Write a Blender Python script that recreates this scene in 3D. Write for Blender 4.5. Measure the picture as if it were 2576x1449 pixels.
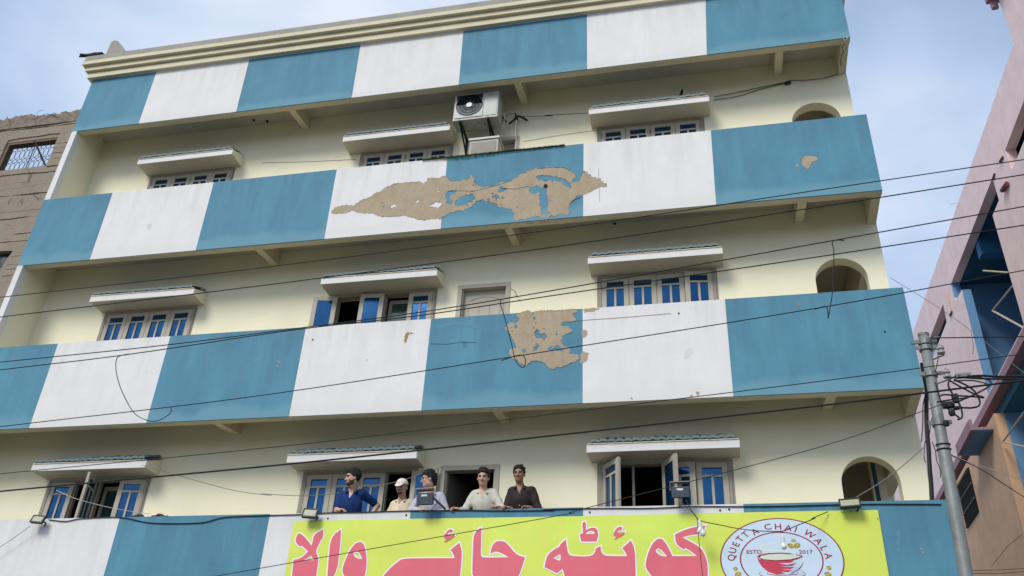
import bpy, bmesh, math, random
import numpy as np
from mathutils import Vector, Matrix
from mathutils.geometry import tessellate_polygon
rnd = random.Random(7)
R = math.radians
S = bpy.context.scene
COL = S.collection
for o in list(bpy.data.objects): bpy.data.objects.remove(o)

# ------------------------------------------------------------------ camera
CAM = np.array([1.77494619, -11.66449072, 1.60437384])
AR = np.array([0.97615777, 0.21129584, 0.04969983])
AU = np.array([0.07081565, -0.52644514, 0.84725478])
AF = np.array([-0.20518565, 0.82353481, 0.52885657])
FPX, PW, PH = 2277.126, 2576, 1449
cd = bpy.data.cameras.new('camera'); cam = bpy.data.objects.new('camera', cd); COL.objects.link(cam)
cd.sensor_width = 36; cd.lens = 36 * FPX / PW; cd.clip_start = .05; cd.clip_end = 3000
m = Matrix.Identity(4)
for i in range(3):
    m[i][0], m[i][1], m[i][2], m[i][3] = AR[i], AU[i], -AF[i], CAM[i]
cam.matrix_world = m
S.camera = cam

# ------------------------------------------------------------------ sky and sun
SUN_EL, SUN_AZ = R(42), R(-24)           # high and in front of the facade, behind thin cloud
w = bpy.data.worlds.new('World'); S.world = w; w.use_nodes = True
nt = w.node_tree; nt.nodes.clear()
def N(t, **k):
    n = nt.nodes.new(t)
    for a, v in k.items(): setattr(n, a, v)
    return n
sky = N('ShaderNodeTexSky', sky_type='NISHITA', sun_disc=False, sun_elevation=SUN_EL, sun_rotation=R(180) - SUN_AZ, altitude=10, air_density=1.0, dust_density=2.0, ozone_density=2.0)
tc = N('ShaderNodeTexCoord')
mp = N('ShaderNodeMapping'); mp.inputs['Scale'].default_value = (1.5, 1.5, 2.6); mp.inputs['Location'].default_value = (.35, .2, .1)
ns = N('ShaderNodeTexNoise'); ns.inputs['Scale'].default_value = 1.5; ns.inputs['Detail'].default_value = 5; ns.inputs['Roughness'].default_value = .48; ns.inputs['Distortion'].default_value = .35
cr = N('ShaderNodeValToRGB'); el = cr.color_ramp.elements
el[0].position = .34; el[0].color = (2.9, 3.9, 5.8, 1); el[1].position = .66; el[1].color = (7.4, 8.0, 9.0, 1)
e = el.new(.5); e.color = (4.7, 5.9, 7.9, 1)
mx = N('ShaderNodeMix', data_type='RGBA'); mx.inputs['Factor'].default_value = .8
bg = N('ShaderNodeBackground'); bg.inputs['Strength'].default_value = .1
ow = N('ShaderNodeOutputWorld')
L = nt.links.new
L(tc.outputs['Generated'], mp.inputs['Vector']); L(mp.outputs['Vector'], ns.inputs['Vector']); L(ns.outputs['Fac'], cr.inputs['Fac'])
L(cr.outputs['Color'], mx.inputs['B']); L(sky.outputs['Color'], mx.inputs['A']); L(mx.outputs['Result'], bg.inputs['Color']); L(bg.outputs['Background'], ow.inputs['Surface'])
sd = bpy.data.lights.new('sun', 'SUN'); sd.energy = 2.0; sd.angle = R(22); sd.color = (1, .95, .87)
so = bpy.data.objects.new('sun', sd); COL.objects.link(so)
sdir = Vector((math.sin(SUN_AZ) * math.cos(SUN_EL), -math.cos(SUN_AZ) * math.cos(SUN_EL), math.sin(SUN_EL)))
so.rotation_euler = sdir.to_track_quat('Z', 'Y').to_euler(); so.location = (0, -20, 40)
S.view_settings.view_transform = 'Standard'; S.view_settings.look = 'None'; S.view_settings.exposure = 0.36; S.view_settings.gamma = 1
S.render.engine = 'CYCLES'; S.render.resolution_x = 1024; S.render.resolution_y = 576

# ------------------------------------------------------------------ pixels to places (photo measured at 2576 px wide)
def ray(x, y): return AF * FPX + AR * (x - PW / 2) - AU * (y - PH / 2)
def at(x, y, ax, v):
    d = ray(x, y); return CAM + d * ((v - CAM[ax]) / d[ax])
def PY(p, Y): return at(p[0], p[1], 1, Y)
def PX(p, X): return at(p[0], p[1], 0, X)
def zone(x0, y0, s):
    return lambda x, y: ((x0 + x / s) / 1.36646, (y0 + y / s) / 1.36646)
a1, a2, a3, a4 = zone(0, 0, 2.574), zone(900, 0, 2.574), zone(1800, 0, 2.574), zone(2520, 0, 2.574)
a5, a6, a7, a8 = zone(0, 500, 2.574), zone(900, 500, 2.574), zone(1800, 500, 2.574), zone(2520, 500, 2.574)
b1, b2, b3, b4 = zone(0, 950, 2.574), zone(900, 950, 2.574), zone(1800, 950, 2.574), zone(2520, 950, 2.574)
b5, b6, b7, b8 = zone(0, 1417, 2.574), zone(900, 1417, 2.574), zone(1800, 1417, 2.574), zone(2520, 1417, 2.574)
r3, r4, r5 = zone(3120, 540, 3.15), zone(3120, 960, 3.15), zone(3120, 1380, 2.415)
ac_ = zone(1530, 280, 6.5875)
lg = zone(2380, 1720, 3.68)
s4, s5, s6 = zone(960, 1780, 4.9538), zone(1460, 1780, 4.9538), zone(1960, 1740, 4.9538)

# ------------------------------------------------------------------ materials
MAT = {}
def mat(name, col, rough=.8, metal=0., var=.06, vscale=2.5, streak=0., bump=.0, bscale=60., spec=.3, stains=None, fine=0., wear=None):
    m = bpy.data.materials.new(name); m.use_nodes = True; t = m.node_tree; b = t.nodes['Principled BSDF']
    b.inputs['Roughness'].default_value = rough; b.inputs['Metallic'].default_value = metal
    b.inputs['Specular IOR Level'].default_value = spec
    tcn = t.nodes.new('ShaderNodeTexCoord'); last = None
    def mulmix(prev, fac_out, dark, amount):
        mxn = t.nodes.new('ShaderNodeMix'); mxn.data_type = 'RGBA'
        if prev is None: mxn.inputs['A'].default_value = (*col, 1)
        else: t.links.new(prev, mxn.inputs['A'])
        mxn.inputs['B'].default_value = (*dark, 1)
        rp = t.nodes.new('ShaderNodeMapRange'); rp.inputs['From Min'].default_value = .35; rp.inputs['From Max'].default_value = .75; rp.inputs['To Max'].default_value = amount
        t.links.new(fac_out, rp.inputs['Value']); t.links.new(rp.outputs['Result'], mxn.inputs['Factor'])
        return mxn.outputs['Result']
    if var:
        n = t.nodes.new('ShaderNodeTexNoise'); n.inputs['Scale'].default_value = vscale; n.inputs['Detail'].default_value = 6; n.inputs['Roughness'].default_value = .6
        t.links.new(tcn.outputs['Object'], n.inputs['Vector'])
        last = mulmix(last, n.outputs['Fac'], tuple(c * (1 - 2.2 * var) for c in col), 1.)
    if streak:
        mpn = t.nodes.new('ShaderNodeMapping'); mpn.inputs['Scale'].default_value = (3.2, 3.2, .7)
        n = t.nodes.new('ShaderNodeTexNoise'); n.inputs['Scale'].default_value = 1.; n.inputs['Detail'].default_value = 5; n.inputs['Roughness'].default_value = .55
        t.links.new(tcn.outputs['Object'], mpn.inputs['Vector']); t.links.new(mpn.outputs['Vector'], n.inputs['Vector'])
        last = mulmix(last, n.outputs['Fac'], tuple(min(1, c * (1 + streak)) for c in col), 1.)
    if stains:
        sc, amt, scol = stains
        mpn = t.nodes.new('ShaderNodeMapping'); mpn.inputs['Scale'].default_value = (1.6, 1.6, .5); mpn.inputs['Location'].default_value = (3.1, 1.7, .4)
        n = t.nodes.new('ShaderNodeTexNoise'); n.inputs['Scale'].default_value = sc; n.inputs['Detail'].default_value = 8; n.inputs['Roughness'].default_value = .7
        t.links.new(tcn.outputs['Object'], mpn.inputs['Vector']); t.links.new(mpn.outputs['Vector'], n.inputs['Vector'])
        last = mulmix(last, n.outputs['Fac'], scol, amt)
    if fine:
        n = t.nodes.new('ShaderNodeTexNoise'); n.inputs['Scale'].default_value = 45; n.inputs['Detail'].default_value = 4
        t.links.new(tcn.outputs['Object'], n.inputs['Vector'])
        last = mulmix(last, n.outputs['Fac'], tuple(c * (1 - fine) for c in col), 1.)
    if wear:
        sx = t.nodes.new('ShaderNodeSeparateXYZ'); t.links.new(tcn.outputs['Generated'], sx.inputs['Vector'])
        n = t.nodes.new('ShaderNodeTexNoise'); n.inputs['Scale'].default_value = 1.4; n.inputs['Detail'].default_value = 5; t.links.new(tcn.outputs['Object'], n.inputs['Vector'])
        def foot(a, b_, amp):
            ad = t.nodes.new('ShaderNodeMath'); ad.operation = 'MULTIPLY_ADD'; ad.inputs[1].default_value = amp; t.links.new(n.outputs['Fac'], ad.inputs[0]); t.links.new(sx.outputs['Z'], ad.inputs[2])
            mr = t.nodes.new('ShaderNodeMapRange'); mr.inputs['From Min'].default_value = a; mr.inputs['From Max'].default_value = b_; mr.inputs['To Min'].default_value = .75; mr.inputs['To Max'].default_value = .35; t.links.new(ad.outputs[0], mr.inputs['Value']); return mr.outputs['Result']
        last = mulmix(last, foot(.25, .34, .35), wear[0], wear[1])
        mpn = t.nodes.new('ShaderNodeMapping'); mpn.inputs['Scale'].default_value = (8, 8, .55); t.links.new(tcn.outputs['Object'], mpn.inputs['Vector'])
        n2 = t.nodes.new('ShaderNodeTexNoise'); n2.inputs['Scale'].default_value = 1; n2.inputs['Detail'].default_value = 3; t.links.new(mpn.outputs['Vector'], n2.inputs['Vector'])
        ml = t.nodes.new('ShaderNodeMath'); ml.operation = 'MULTIPLY_ADD'; ml.inputs[1].default_value = .45; ml.inputs[2].default_value = -.16; t.links.new(sx.outputs['Z'], ml.inputs[0])
        sm = t.nodes.new('ShaderNodeMath'); sm.operation = 'ADD'; t.links.new(ml.outputs[0], sm.inputs[0]); t.links.new(n2.outputs['Fac'], sm.inputs[1])
        mr2 = t.nodes.new('ShaderNodeMapRange'); mr2.inputs['From Min'].default_value = .62; mr2.inputs['From Max'].default_value = 1.05; mr2.inputs['To Min'].default_value = .35; mr2.inputs['To Max'].default_value = .75; t.links.new(sm.outputs[0], mr2.inputs['Value'])
        last = mulmix(last, mr2.outputs['Result'], wear[2], wear[3])
    if last is None: b.inputs['Base Color'].default_value = (*col, 1)
    else: t.links.new(last, b.inputs['Base Color'])
    if bump:
        n = t.nodes.new('ShaderNodeTexNoise'); n.inputs['Scale'].default_value = bscale; n.inputs['Detail'].default_value = 5
        bn = t.nodes.new('ShaderNodeBump'); bn.inputs['Strength'].default_value = bump; bn.inputs['Distance'].default_value = .02
        t.links.new(tcn.outputs['Object'], n.inputs['Vector']); t.links.new(n.outputs['Fac'], bn.inputs['Height']); t.links.new(bn.outputs['Normal'], b.inputs['Normal'])
    MAT[name] = m; return m
mat('blue_paint', (.092, .255, .35), .75, var=.09, vscale=1.3, streak=.16, bump=.25, bscale=5, stains=(2.2, .45, (.066, .205, .295)), wear=((.15, .32, .40), .75, (.07, .18, .25), .7))
mat('white_paint', (.785, .78, .77), .75, var=.03, vscale=1.8, bump=.2, bscale=5, stains=(2.6, .35, (.62, .61, .58)), wear=((.70, .69, .66), .6, (.58, .565, .52), .55))
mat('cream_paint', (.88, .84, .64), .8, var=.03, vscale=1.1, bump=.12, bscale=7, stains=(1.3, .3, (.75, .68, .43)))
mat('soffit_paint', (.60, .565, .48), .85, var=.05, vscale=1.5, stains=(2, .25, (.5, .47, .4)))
mat('trim_cream', (.72, .66, .46), .8, var=.05, vscale=2, bump=.1, bscale=12, stains=(3, .3, (.55, .5, .38)))
mat('coping_concrete', (.40, .375, .33), .9, var=.12, vscale=3, bump=.4, bscale=30, stains=(4, .5, (.28, .26, .23)))
mat('peeled_plaster', (.44, .355, .24), .95, var=.14, vscale=7, bump=.22, bscale=26, stains=(4, .8, (.53, .45, .34)), fine=.14)
mat('paint_lip', (.60, .60, .58), .9, var=.1)
mat('rust_stain', (.45, .27, .10), .9, var=.2, vscale=20)
mat('dark_crack', (.05, .04, .035), .95, var=0)
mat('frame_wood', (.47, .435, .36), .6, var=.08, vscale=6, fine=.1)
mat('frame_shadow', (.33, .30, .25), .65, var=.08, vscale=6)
mat('door_wood', (.50, .465, .385), .6, var=.05, vscale=4)
mat('blue_glass', (.012, .095, .25), .09, .75, var=.16, vscale=5, stains=(7, .4, (.04, .10, .19)), spec=.6)
mat('green_glass', (.03, .07, .06), .1, .3, var=0, spec=.6)
mat('tile_blue', (.20, .30, .33), .9, var=.2, vscale=14, bump=.3, bscale=30, stains=(9, .5, (.33, .36, .35)), spec=.1)
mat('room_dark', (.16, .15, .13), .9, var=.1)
mat('bay_beige', (.70, .62, .50), .9, var=.06)
mat('iron_black', (.012, .012, .014), .5, .3, var=0)
mat('wire_black', (.012, .012, .013), .55, 0, var=0)
mat('wire_grey', (.2, .19, .17), .6, 0, var=0)
mat('white_plastic', (.72, .72, .70), .45, var=.05, vscale=6)
mat('ac_white', (.50, .53, .50), .45, var=.06, vscale=4, stains=(5, .4, (.4, .4, .32)))
mat('ac_base', (.42, .45, .40), .6, .3, var=.15, vscale=12, stains=(10, .5, (.25, .22, .15)))
mat('fan_dark', (.02, .03, .045), .4, .2, var=0)
mat('fan_wire', (.07, .085, .10), .4, .6, var=0)
mat('pole_steel', (.27, .29, .28), .55, .25, var=.15, vscale=5, stains=(7, .5, (.16, .17, .16)), bump=.2, bscale=25)
mat('clamp_steel', (.22, .23, .22), .5, .5, var=.1)
mat('porcelain', (.45, .42, .40), .25, var=.1, vscale=20)
mat('banner_yellow', (.67, .84, .11), .5, var=.05, vscale=1.2, spec=.35, stains=(.9, .8, (.72, .70, .12)), bump=.35, bscale=2.2)
mat('print_white', (.86, .86, .87), .5, var=0)
mat('print_red', (.77, .14, .19), .5, var=.05, vscale=1.5, stains=(1.8, .35, (.74, .20, .24)))
mat('print_cup', (.60, .05, .09), .5, var=.05)
mat('print_maroon', (.30, .025, .055), .5, var=0)
mat('print_pale', (.60, .74, .86), .5, var=.03)
mat('print_gold', (.46, .36, .05), .5, var=.2, vscale=30)
mat('print_cream', (.70, .76, .62), .5, var=0)
mat('pink_paint', (.86, .68, .68), .85, var=.08, vscale=2.5, bump=.25, bscale=9, stains=(3.5, .5, (.74, .56, .55)))
mat('mauve_paint', (.36, .22, .26), .85, var=.1, vscale=4, stains=(6, .4, (.28, .18, .2)))
mat('peach_paint', (.66, .43, .28), .85, var=.1, vscale=2, bump=.2, bscale=9, stains=(2.5, .5, (.50, .31, .2)))
mat('shop_blue', (.035, .16, .33), .7, var=.08, vscale=2)
mat('soft_blue', (.13, .29, .50), .75, var=.06, vscale=3)
mat('deep_blue', (.03, .13, .20), .75, var=.08, vscale=2)
mat('black_void', (.006, .006, .008), .9, var=0)
mat('maroon_pipe', (.17, .045, .04), .6, var=.1)
mat('bamboo', (.52, .45, .33), .7, var=.15, vscale=12)
mat('raw_concrete', (.34, .29, .225), .95, var=.14, vscale=3.5, bump=.8, bscale=22, stains=(3.2, .65, (.22, .19, .15)), fine=.15)
mat('raw_rubble', (.30, .25, .20), .95, var=.25, vscale=9, bump=1., bscale=30)
mat('turf', (.035, .12, .025), .9, var=.4, vscale=30)
mat('asphalt', (.13, .12, .11), .95, var=.15, vscale=.6, bump=.4, bscale=40)
mat('pavement_grey', (.30, .28, .25), .95, var=.12, vscale=1.2)
mat('lamp_black', (.015, .016, .018), .5, var=0)
mat('lamp_glass', (.40, .42, .27), .45, var=.1, vscale=40, spec=.5)
mat('lamp_grey', (.085, .115, .14), .5, .3, var=.1, vscale=12)
mat('bulb_white', (.78, .77, .75), .3, var=0)
mat('wood_brown', (.19, .13, .08), .8, var=.2, vscale=15)
mat('tape_brown', (.16, .09, .05), .7, var=.3, vscale=25)
mat('skin_light', (.60, .37, .26), .55, var=.05, vscale=14)
mat('skin_mid', (.40, .235, .16), .55, var=.05, vscale=14)
mat('skin_dark', (.34, .19, .12), .55, var=.05, vscale=14)
mat('lip', (.40, .20, .155), .5, var=0)
mat('hair_black', (.011, .009, .009), .55, var=.2, vscale=60, bump=.6, bscale=90)
mat('beard_dark', (.075, .046, .036), .8, var=.2, vscale=80)
mat('eye_dark', (.02, .013, .01), .3, var=0)
mat('shirt_navy', (.008, .035, .155), .85, var=.1, vscale=6)
mat('shirt_cream', (.72, .61, .43), .85, var=.05, vscale=6)
mat('shirt_lavender', (.50, .50, .60), .85, var=.06, vscale=6)
mat('shirt_sage', (.56, .55, .46), .85, var=.05, vscale=6)
mat('shirt_umber', (.032, .020, .019), .8, var=.1, vscale=6)
mat('trouser', (.06, .06, .07), .9, var=.1)
mat('cap_cream', (.78, .69, .58), .85, var=.05)
mat('zip_white', (.75, .75, .75), .5, var=0)
mat('metal_wire', (.45, .44, .42), .4, .6, var=0)
mat('cloth_red', (.20, .04, .04), .9, var=.2, vscale=20)
mat('cloth_grey', (.16, .14, .12), .9, var=.2, vscale=20)

# ------------------------------------------------------------------ mesh helpers
def tag(o, label=None, cat=None, group=None, kind=None):
    if label: o['label'] = label
    if cat: o['category'] = cat
    if group: o['group'] = group
    if kind: o['kind'] = kind
    return o
def org(o):
    p = Vector((0, 0, 0))
    while o is not None: p += o.location; o = o.parent
    return p
def mk(name, verts, faces, mats, parent=None, origin=None, smooth=False, mi=None):
    base = org(parent)
    og = Vector(origin) if origin is not None else (base if parent is not None else Vector(np.mean(np.array(verts), 0)))
    V = np.asarray(verts, dtype=float) - np.array(og)
    me = bpy.data.meshes.new(name); me.from_pydata(V.tolist(), [], [list(map(int, f)) for f in faces])
    for mm in (mats if isinstance(mats, (list, tuple)) else [mats]): me.materials.append(MAT[mm])
    if mi is not None: me.polygons.foreach_set('material_index', np.asarray(mi, dtype=np.int32))
    if smooth: me.polygons.foreach_set('use_smooth', np.ones(len(me.polygons), dtype=bool))
    me.update()
    o = bpy.data.objects.new(name, me); COL.objects.link(o)
    o.location = og - base
    if parent is not None: o.parent = parent
    return o
def empty(name, loc):
    o = bpy.data.objects.new(name, None); COL.objects.link(o); o.location = loc; o.empty_display_size = .2; return o
class MB:
    def __init__(s): s.v = []; s.f = []; s.m = []; s.cur = 0
    def add(s, V, F):
        k = len(s.v); s.v += [tuple(map(float, v)) for v in V]; s.f += [[i + k for i in f] for f in F]; s.m += [s.cur] * len(F); return s
    def box(s, x0, x1, y0, y1, z0, z1):
        V = [(x, y, z) for z in (z0, z1) for y in (y0, y1) for x in (x0, x1)]
        return s.add(V, [(0, 2, 3, 1), (4, 5, 7, 6), (0, 1, 5, 4), (2, 6, 7, 3), (0, 4, 6, 2), (1, 3, 7, 5)])
    def obox(s, c, ax, ay, az, hx, hy, hz):
        c, ax, ay, az = map(lambda q: np.array(q, float), (c, ax, ay, az))
        V = [c + ax * x + ay * y + az * z for z in (-hz, hz) for y in (-hy, hy) for x in (-hx, hx)]
        return s.add(V, [(0, 2, 3, 1), (4, 5, 7, 6), (0, 1, 5, 4), (2, 6, 7, 3), (0, 4, 6, 2), (1, 3, 7, 5)])
    def tube(s, pts, r, n=6, cap=True):
        P = [Vector(p) for p in pts]; rs = r if isinstance(r, (list, tuple)) else [r] * len(P)
        V, F = [], []; up = Vector((0, 0, 1)); prev = None
        for i, p in enumerate(P):
            t = (P[min(i + 1, len(P) - 1)] - P[max(i - 1, 0)])
            t = t.normalized() if t.length > 1e-9 else Vector((0, 0, 1))
            a = prev - t * prev.dot(t) if prev is not None else t.cross(up if abs(t.z) < .95 else Vector((1, 0, 0)))
            if a.length < 1e-6: a = t.orthogonal()
            a.normalize(); prev = a; b = t.cross(a)
            for k in range(n):
                an = 2 * math.pi * k / n; V.append(p + (a * math.cos(an) + b * math.sin(an)) * rs[i])
        for i in range(len(P) - 1):
            for k in range(n):
                F.append((i * n + k, i * n + (k + 1) % n, (i + 1) * n + (k + 1) % n, (i + 1) * n + k))
        if cap: F.append(tuple(range(n - 1, -1, -1))); F.append(tuple((len(P) - 1) * n + k for k in range(n)))
        return s.add(V, F)
    def lathe(s, c, prof, n=16, axis=(0, 0, 1)):
        ax = Vector(axis).normalized(); a = ax.orthogonal().normalized(); b = ax.cross(a); c = Vector(c); V, F = [], []
        for r_, h in prof:
            for k in range(n):
                an = 2 * math.pi * k / n; V.append(c + ax * h + (a * math.cos(an) + b * math.sin(an)) * r_)
        for i in range(len(prof) - 1):
            for k in range(n): F.append((i * n + k, i * n + (k + 1) % n, (i + 1) * n + (k + 1) % n, (i + 1) * n + k))
        F.append(tuple(range(n - 1, -1, -1))); F.append(tuple((len(prof) - 1) * n + k for k in range(n)))
        return s.add(V, F)
    def prism(s, loops, to3, t0, t1):
        """loops: outer then holes, 2-D points; to3(a,b,t) -> xyz. t0 is the front."""
        def area(l): return sum(l[i - 1][0] * l[i][1] - l[i][0] * l[i - 1][1] for i in range(len(l)))
        loops = [l if (area(l) > 0) == (i == 0) else l[::-1] for i, l in enumerate(loops)]
        tri = tessellate_polygon([[Vector((a, b, 0)) for a, b in l] for l in loops])
        flat = [p for l in loops for p in l]; n = len(flat)
        V = [to3(a, b, t0) for a, b in flat] + [to3(a, b, t1) for a, b in flat]; F = []
        for t in tri:
            p, q, r_ = (flat[i] for i in t)
            cw = (q[0] - p[0]) * (r_[1] - p[1]) - (r_[0] - p[0]) * (q[1] - p[1])
            if abs(cw) < 1e-12: continue
            t = tuple(t) if cw > 0 else tuple(t)[::-1]
            F.append(t); F.append(tuple(i + n for i in t[::-1]))
        k = 0
        for l in loops:
            c = len(l)
            for i in range(c): F.append((k + i, k + n + i, k + n + (i + 1) % c, k + (i + 1) % c))
            k += c
        return s.add(V, F)
    def build(s, name, mats, parent=None, origin=None, smooth=False):
        return mk(name, s.v, s.f, mats, parent, origin, smooth, s.m if isinstance(mats, (list, tuple)) and len(mats) > 1 else None)
XZ = lambda a, b, t: (a, t, b)          # sheet facing -y
YZ = lambda a, b, t: (t, -a, b)         # sheet facing -x (a = -y)
XY = lambda a, b, t: (a, b, t)
def cat_rom(pts, n=8):
    P = [np.array(p, float) for p in pts]; P = [2 * P[0] - P[1]] + P + [2 * P[-1] - P[-2]]; out = []
    for i in range(1, len(P) - 2):
        for k in range(n):
            t = k / n; p0, p1, p2, p3 = P[i - 1:i + 3]
            out.append(.5 * ((2 * p1) + (-p0 + p2) * t + (2 * p0 - 5 * p1 + 4 * p2 - p3) * t * t + (-p0 + 3 * p1 - 3 * p2 + p3) * t ** 3))
    return out + [P[-2]]
def frac(loop, step=.02, amp=.22, seed=1, closed=True):
    rg = random.Random(seed); out = []
    def sub(p, q, d):
        L_ = math.dist(p, q)
        if L_ < step or d > 7: out.append(p); return
        mx_ = ((p[0] + q[0]) / 2, (p[1] + q[1]) / 2); nx, ny = -(q[1] - p[1]), q[0] - p[0]; k = rg.uniform(-amp, amp) * min(1, .12 / L_ + .25)
        mm = (mx_[0] + nx * k, mx_[1] + ny * k); sub(p, mm, d + 1); sub(mm, q, d + 1)
    for i in range(len(loop) - (0 if closed else 1)): sub(loop[i], loop[(i + 1) % len(loop)], 0)
    return out if closed else out + [loop[-1]]
def offset_loop(l, d):
    n = len(l); A = sum(l[i - 1][0] * l[i][1] - l[i][0] * l[i - 1][1] for i in range(n)); s_ = 1 if A > 0 else -1; out = []
    for i in range(n):
        p, c, q = (np.array(l[i - 1]), np.array(l[i]), np.array(l[(i + 1) % n]))
        e1 = c - p; e2 = q - c; e1 = e1 / (np.linalg.norm(e1) + 1e-9); e2 = e2 / (np.linalg.norm(e2) + 1e-9)
        n1 = np.array((e1[1], -e1[0])) * s_; n2 = np.array((e2[1], -e2[0])) * s_; b = n1 + n2; L_ = np.linalg.norm(b)
        if L_ < 1e-6: out.append(tuple(c + n1 * d)); continue
        b = b / L_; k = min(d / max(.35, b @ n1), 2.2 * d) if d > 0 else max(d / max(.35, b @ n1), 2.2 * d); out.append(tuple(c + b * k))
    return out

# ------------------------------------------------------------------ ground
tag(MB().prism([[(-1500, -1500), (1500, -1500), (1500, 1500), (-1500, 1500)]], XY, 0, -.3).build('ground', 'asphalt', origin=(0, 0, 0)), kind='structure')
pv = MB().box(-40, 4.6, -1.6, .78, .004, .14).build('pavement', 'pavement_grey', origin=(-10, -.4, 0)); tag(pv, kind='structure')

# ================================================================== the blue and white apartment building
D = .8                                  # recessed wall plane; parapet faces at y = 0
XL, XR = -10.585, 4.536
FL = {4: 14.17, 3: 10.90, 2: 7.63, 1: 4.46}        # floor levels
SOF = {4: 14.03, 3: 10.76, 2: 7.49, 1: 4.23}
BT = {4: 15.10, 3: 11.906, 2: 8.633, 1: 5.552}
BB = {4: 13.663, 3: 10.370, 2: 7.07, 1: 3.80}
BLD = empty('apartment_building', (-3, .8, 0))
tag(BLD, 'four storey cream apartment building with blue and white painted balcony parapets', 'building')
# main wall with openings
WX = {'l': (-9.02, -7.18), 'm': (-4.47, -2.66), 'r': (.13, 1.99)}
LIN = {3: 12.93, 2: 9.70, 1: 6.475}
DOORX = (-2.27, -1.355)
ARCH = {3: (3.505, 4.31, 13.0), 2: (3.495, 4.262, 9.72), 1: (3.435, 4.19, 6.455)}
holes = []
for f in (3, 2, 1):
    for k in 'lmr':
        x0, x1 = WX[k]; holes.append([(x0, FL[f] + .88), (x1, FL[f] + .88), (x1, LIN[f]), (x0, LIN[f])])
    holes.append([(DOORX[0], FL[f] + .02), (DOORX[1], FL[f] + .02), (DOORX[1], LIN[f] + .03), (DOORX[0], LIN[f] + .03)])
    ax0, ax1, at_ = ARCH[f]; c = (ax0 + ax1) / 2; ra = (ax1 - ax0) / 2
    holes.append([(ax0, FL[f] + .75)] + [(ax1, FL[f] + .75)] + [(c + ra * math.cos(R(t)), at_ - ra + ra * math.sin(R(t))) for t in range(0, 181, 9)])
MB().prism([[(XL + .12, .0), (XR, .0), (XR, 15.05), (XL + .12, 15.05)]] + holes, XZ, D, D + .2).build('wall', 'cream_paint', BLD)
sw = MB()
sw.prism([[(-9, 0), (-D - .2, 0), (-D - .2, 15.1), (-9, 15.1)], *[[(-3.3, FL[f] + .9), (-1.5, FL[f] + .9), (-1.5, FL[f] + 2.3), (-3.3, FL[f] + 2.3)] for f in (1, 2, 3)]], YZ, XR - .2, XR)
sw.build('side_wall', 'cream_paint', BLD)
MB().box(XL, XL + .12, D + .001, 9, 0, 15.1).build('side_wall', 'coping_concrete', BLD)
MB().box(XL, XR, 9.0, 9.2, 0, 15.1).build('rear_wall', 'coping_concrete', BLD)
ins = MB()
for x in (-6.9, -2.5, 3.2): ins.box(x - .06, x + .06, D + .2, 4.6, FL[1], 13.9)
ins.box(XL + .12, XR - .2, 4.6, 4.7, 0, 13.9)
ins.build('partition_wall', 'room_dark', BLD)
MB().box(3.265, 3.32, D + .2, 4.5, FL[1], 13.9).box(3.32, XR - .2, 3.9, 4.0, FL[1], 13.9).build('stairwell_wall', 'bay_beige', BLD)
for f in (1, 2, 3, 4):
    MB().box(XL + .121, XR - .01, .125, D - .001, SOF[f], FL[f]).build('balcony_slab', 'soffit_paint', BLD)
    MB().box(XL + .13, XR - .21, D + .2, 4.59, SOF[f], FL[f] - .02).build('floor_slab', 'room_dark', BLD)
MB().box(XL + .13, XR - .21, 4.71, 8.99, 14.0, 14.15).build('roof_slab', 'coping_concrete', BLD)
for f in (2, 3, 4): MB().box(3.33, XR - .21, D + .21, 3.89, SOF[f] - .04, SOF[f] - .005).build('stairwell_ceiling', 'bay_beige', BLD)
# left end fin
MB().box(XL, XL + .12, .13, D, 0, 14.16).build('end_fin', 'cream_paint', BLD)
for z0, z1 in ((11.906, 13.663), (8.633, 10.370), (5.552, 7.07)): MB().box(XL, XL + .12, .0, .129, z0 + .002, z1 - .002).build('fin_edge', 'white_paint', BLD)
# parapets with painted panels. panel borders measured top / bottom on each band
PXL = {4: ([(234, 195), (395, 177), (628, 146.5), (908, 108), (1166, 74.5), (1476.5, 31.3), (1775, 0), None],
           [(190, 327), (349, 310), (593, 283.5), (884, 249.6), (1153.3, 217), (1477, 176.8), (1777.9, 137), None]),
       3: ([None, (284, 484), (538, 457.5), (847, 427.3), (1125, 399.5), (1468, 361), (1787.8, 324), None],
           [None, (226, 652.5), (492, 630), (815, 604.2), (1107.8, 578.3), (1467, 546), (1801.4, 514), None]),
       2: ([None, (146.4, 863.5), (428.7, 844.5), (769, 826.6), (1085, 799), (1465.7, 776.3), (1823.3, 752), None],
           [None, (72.5, 1079), (367.3, 1064.8), (726.9, 1048.6), (1059.5, 1030.7), (1465.7, 1010.8), (1844.7, 995.7), None]),
       1: ([None, None, (301.4, 1302.8), (679.5, 1292), (1033.4, 1282), (1467, 1275.2), (1869.7, 1269.6), None],
           [None, None, (261, 1449), (652, 1449), None, None, None, None])}
PAR = {}
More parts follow.
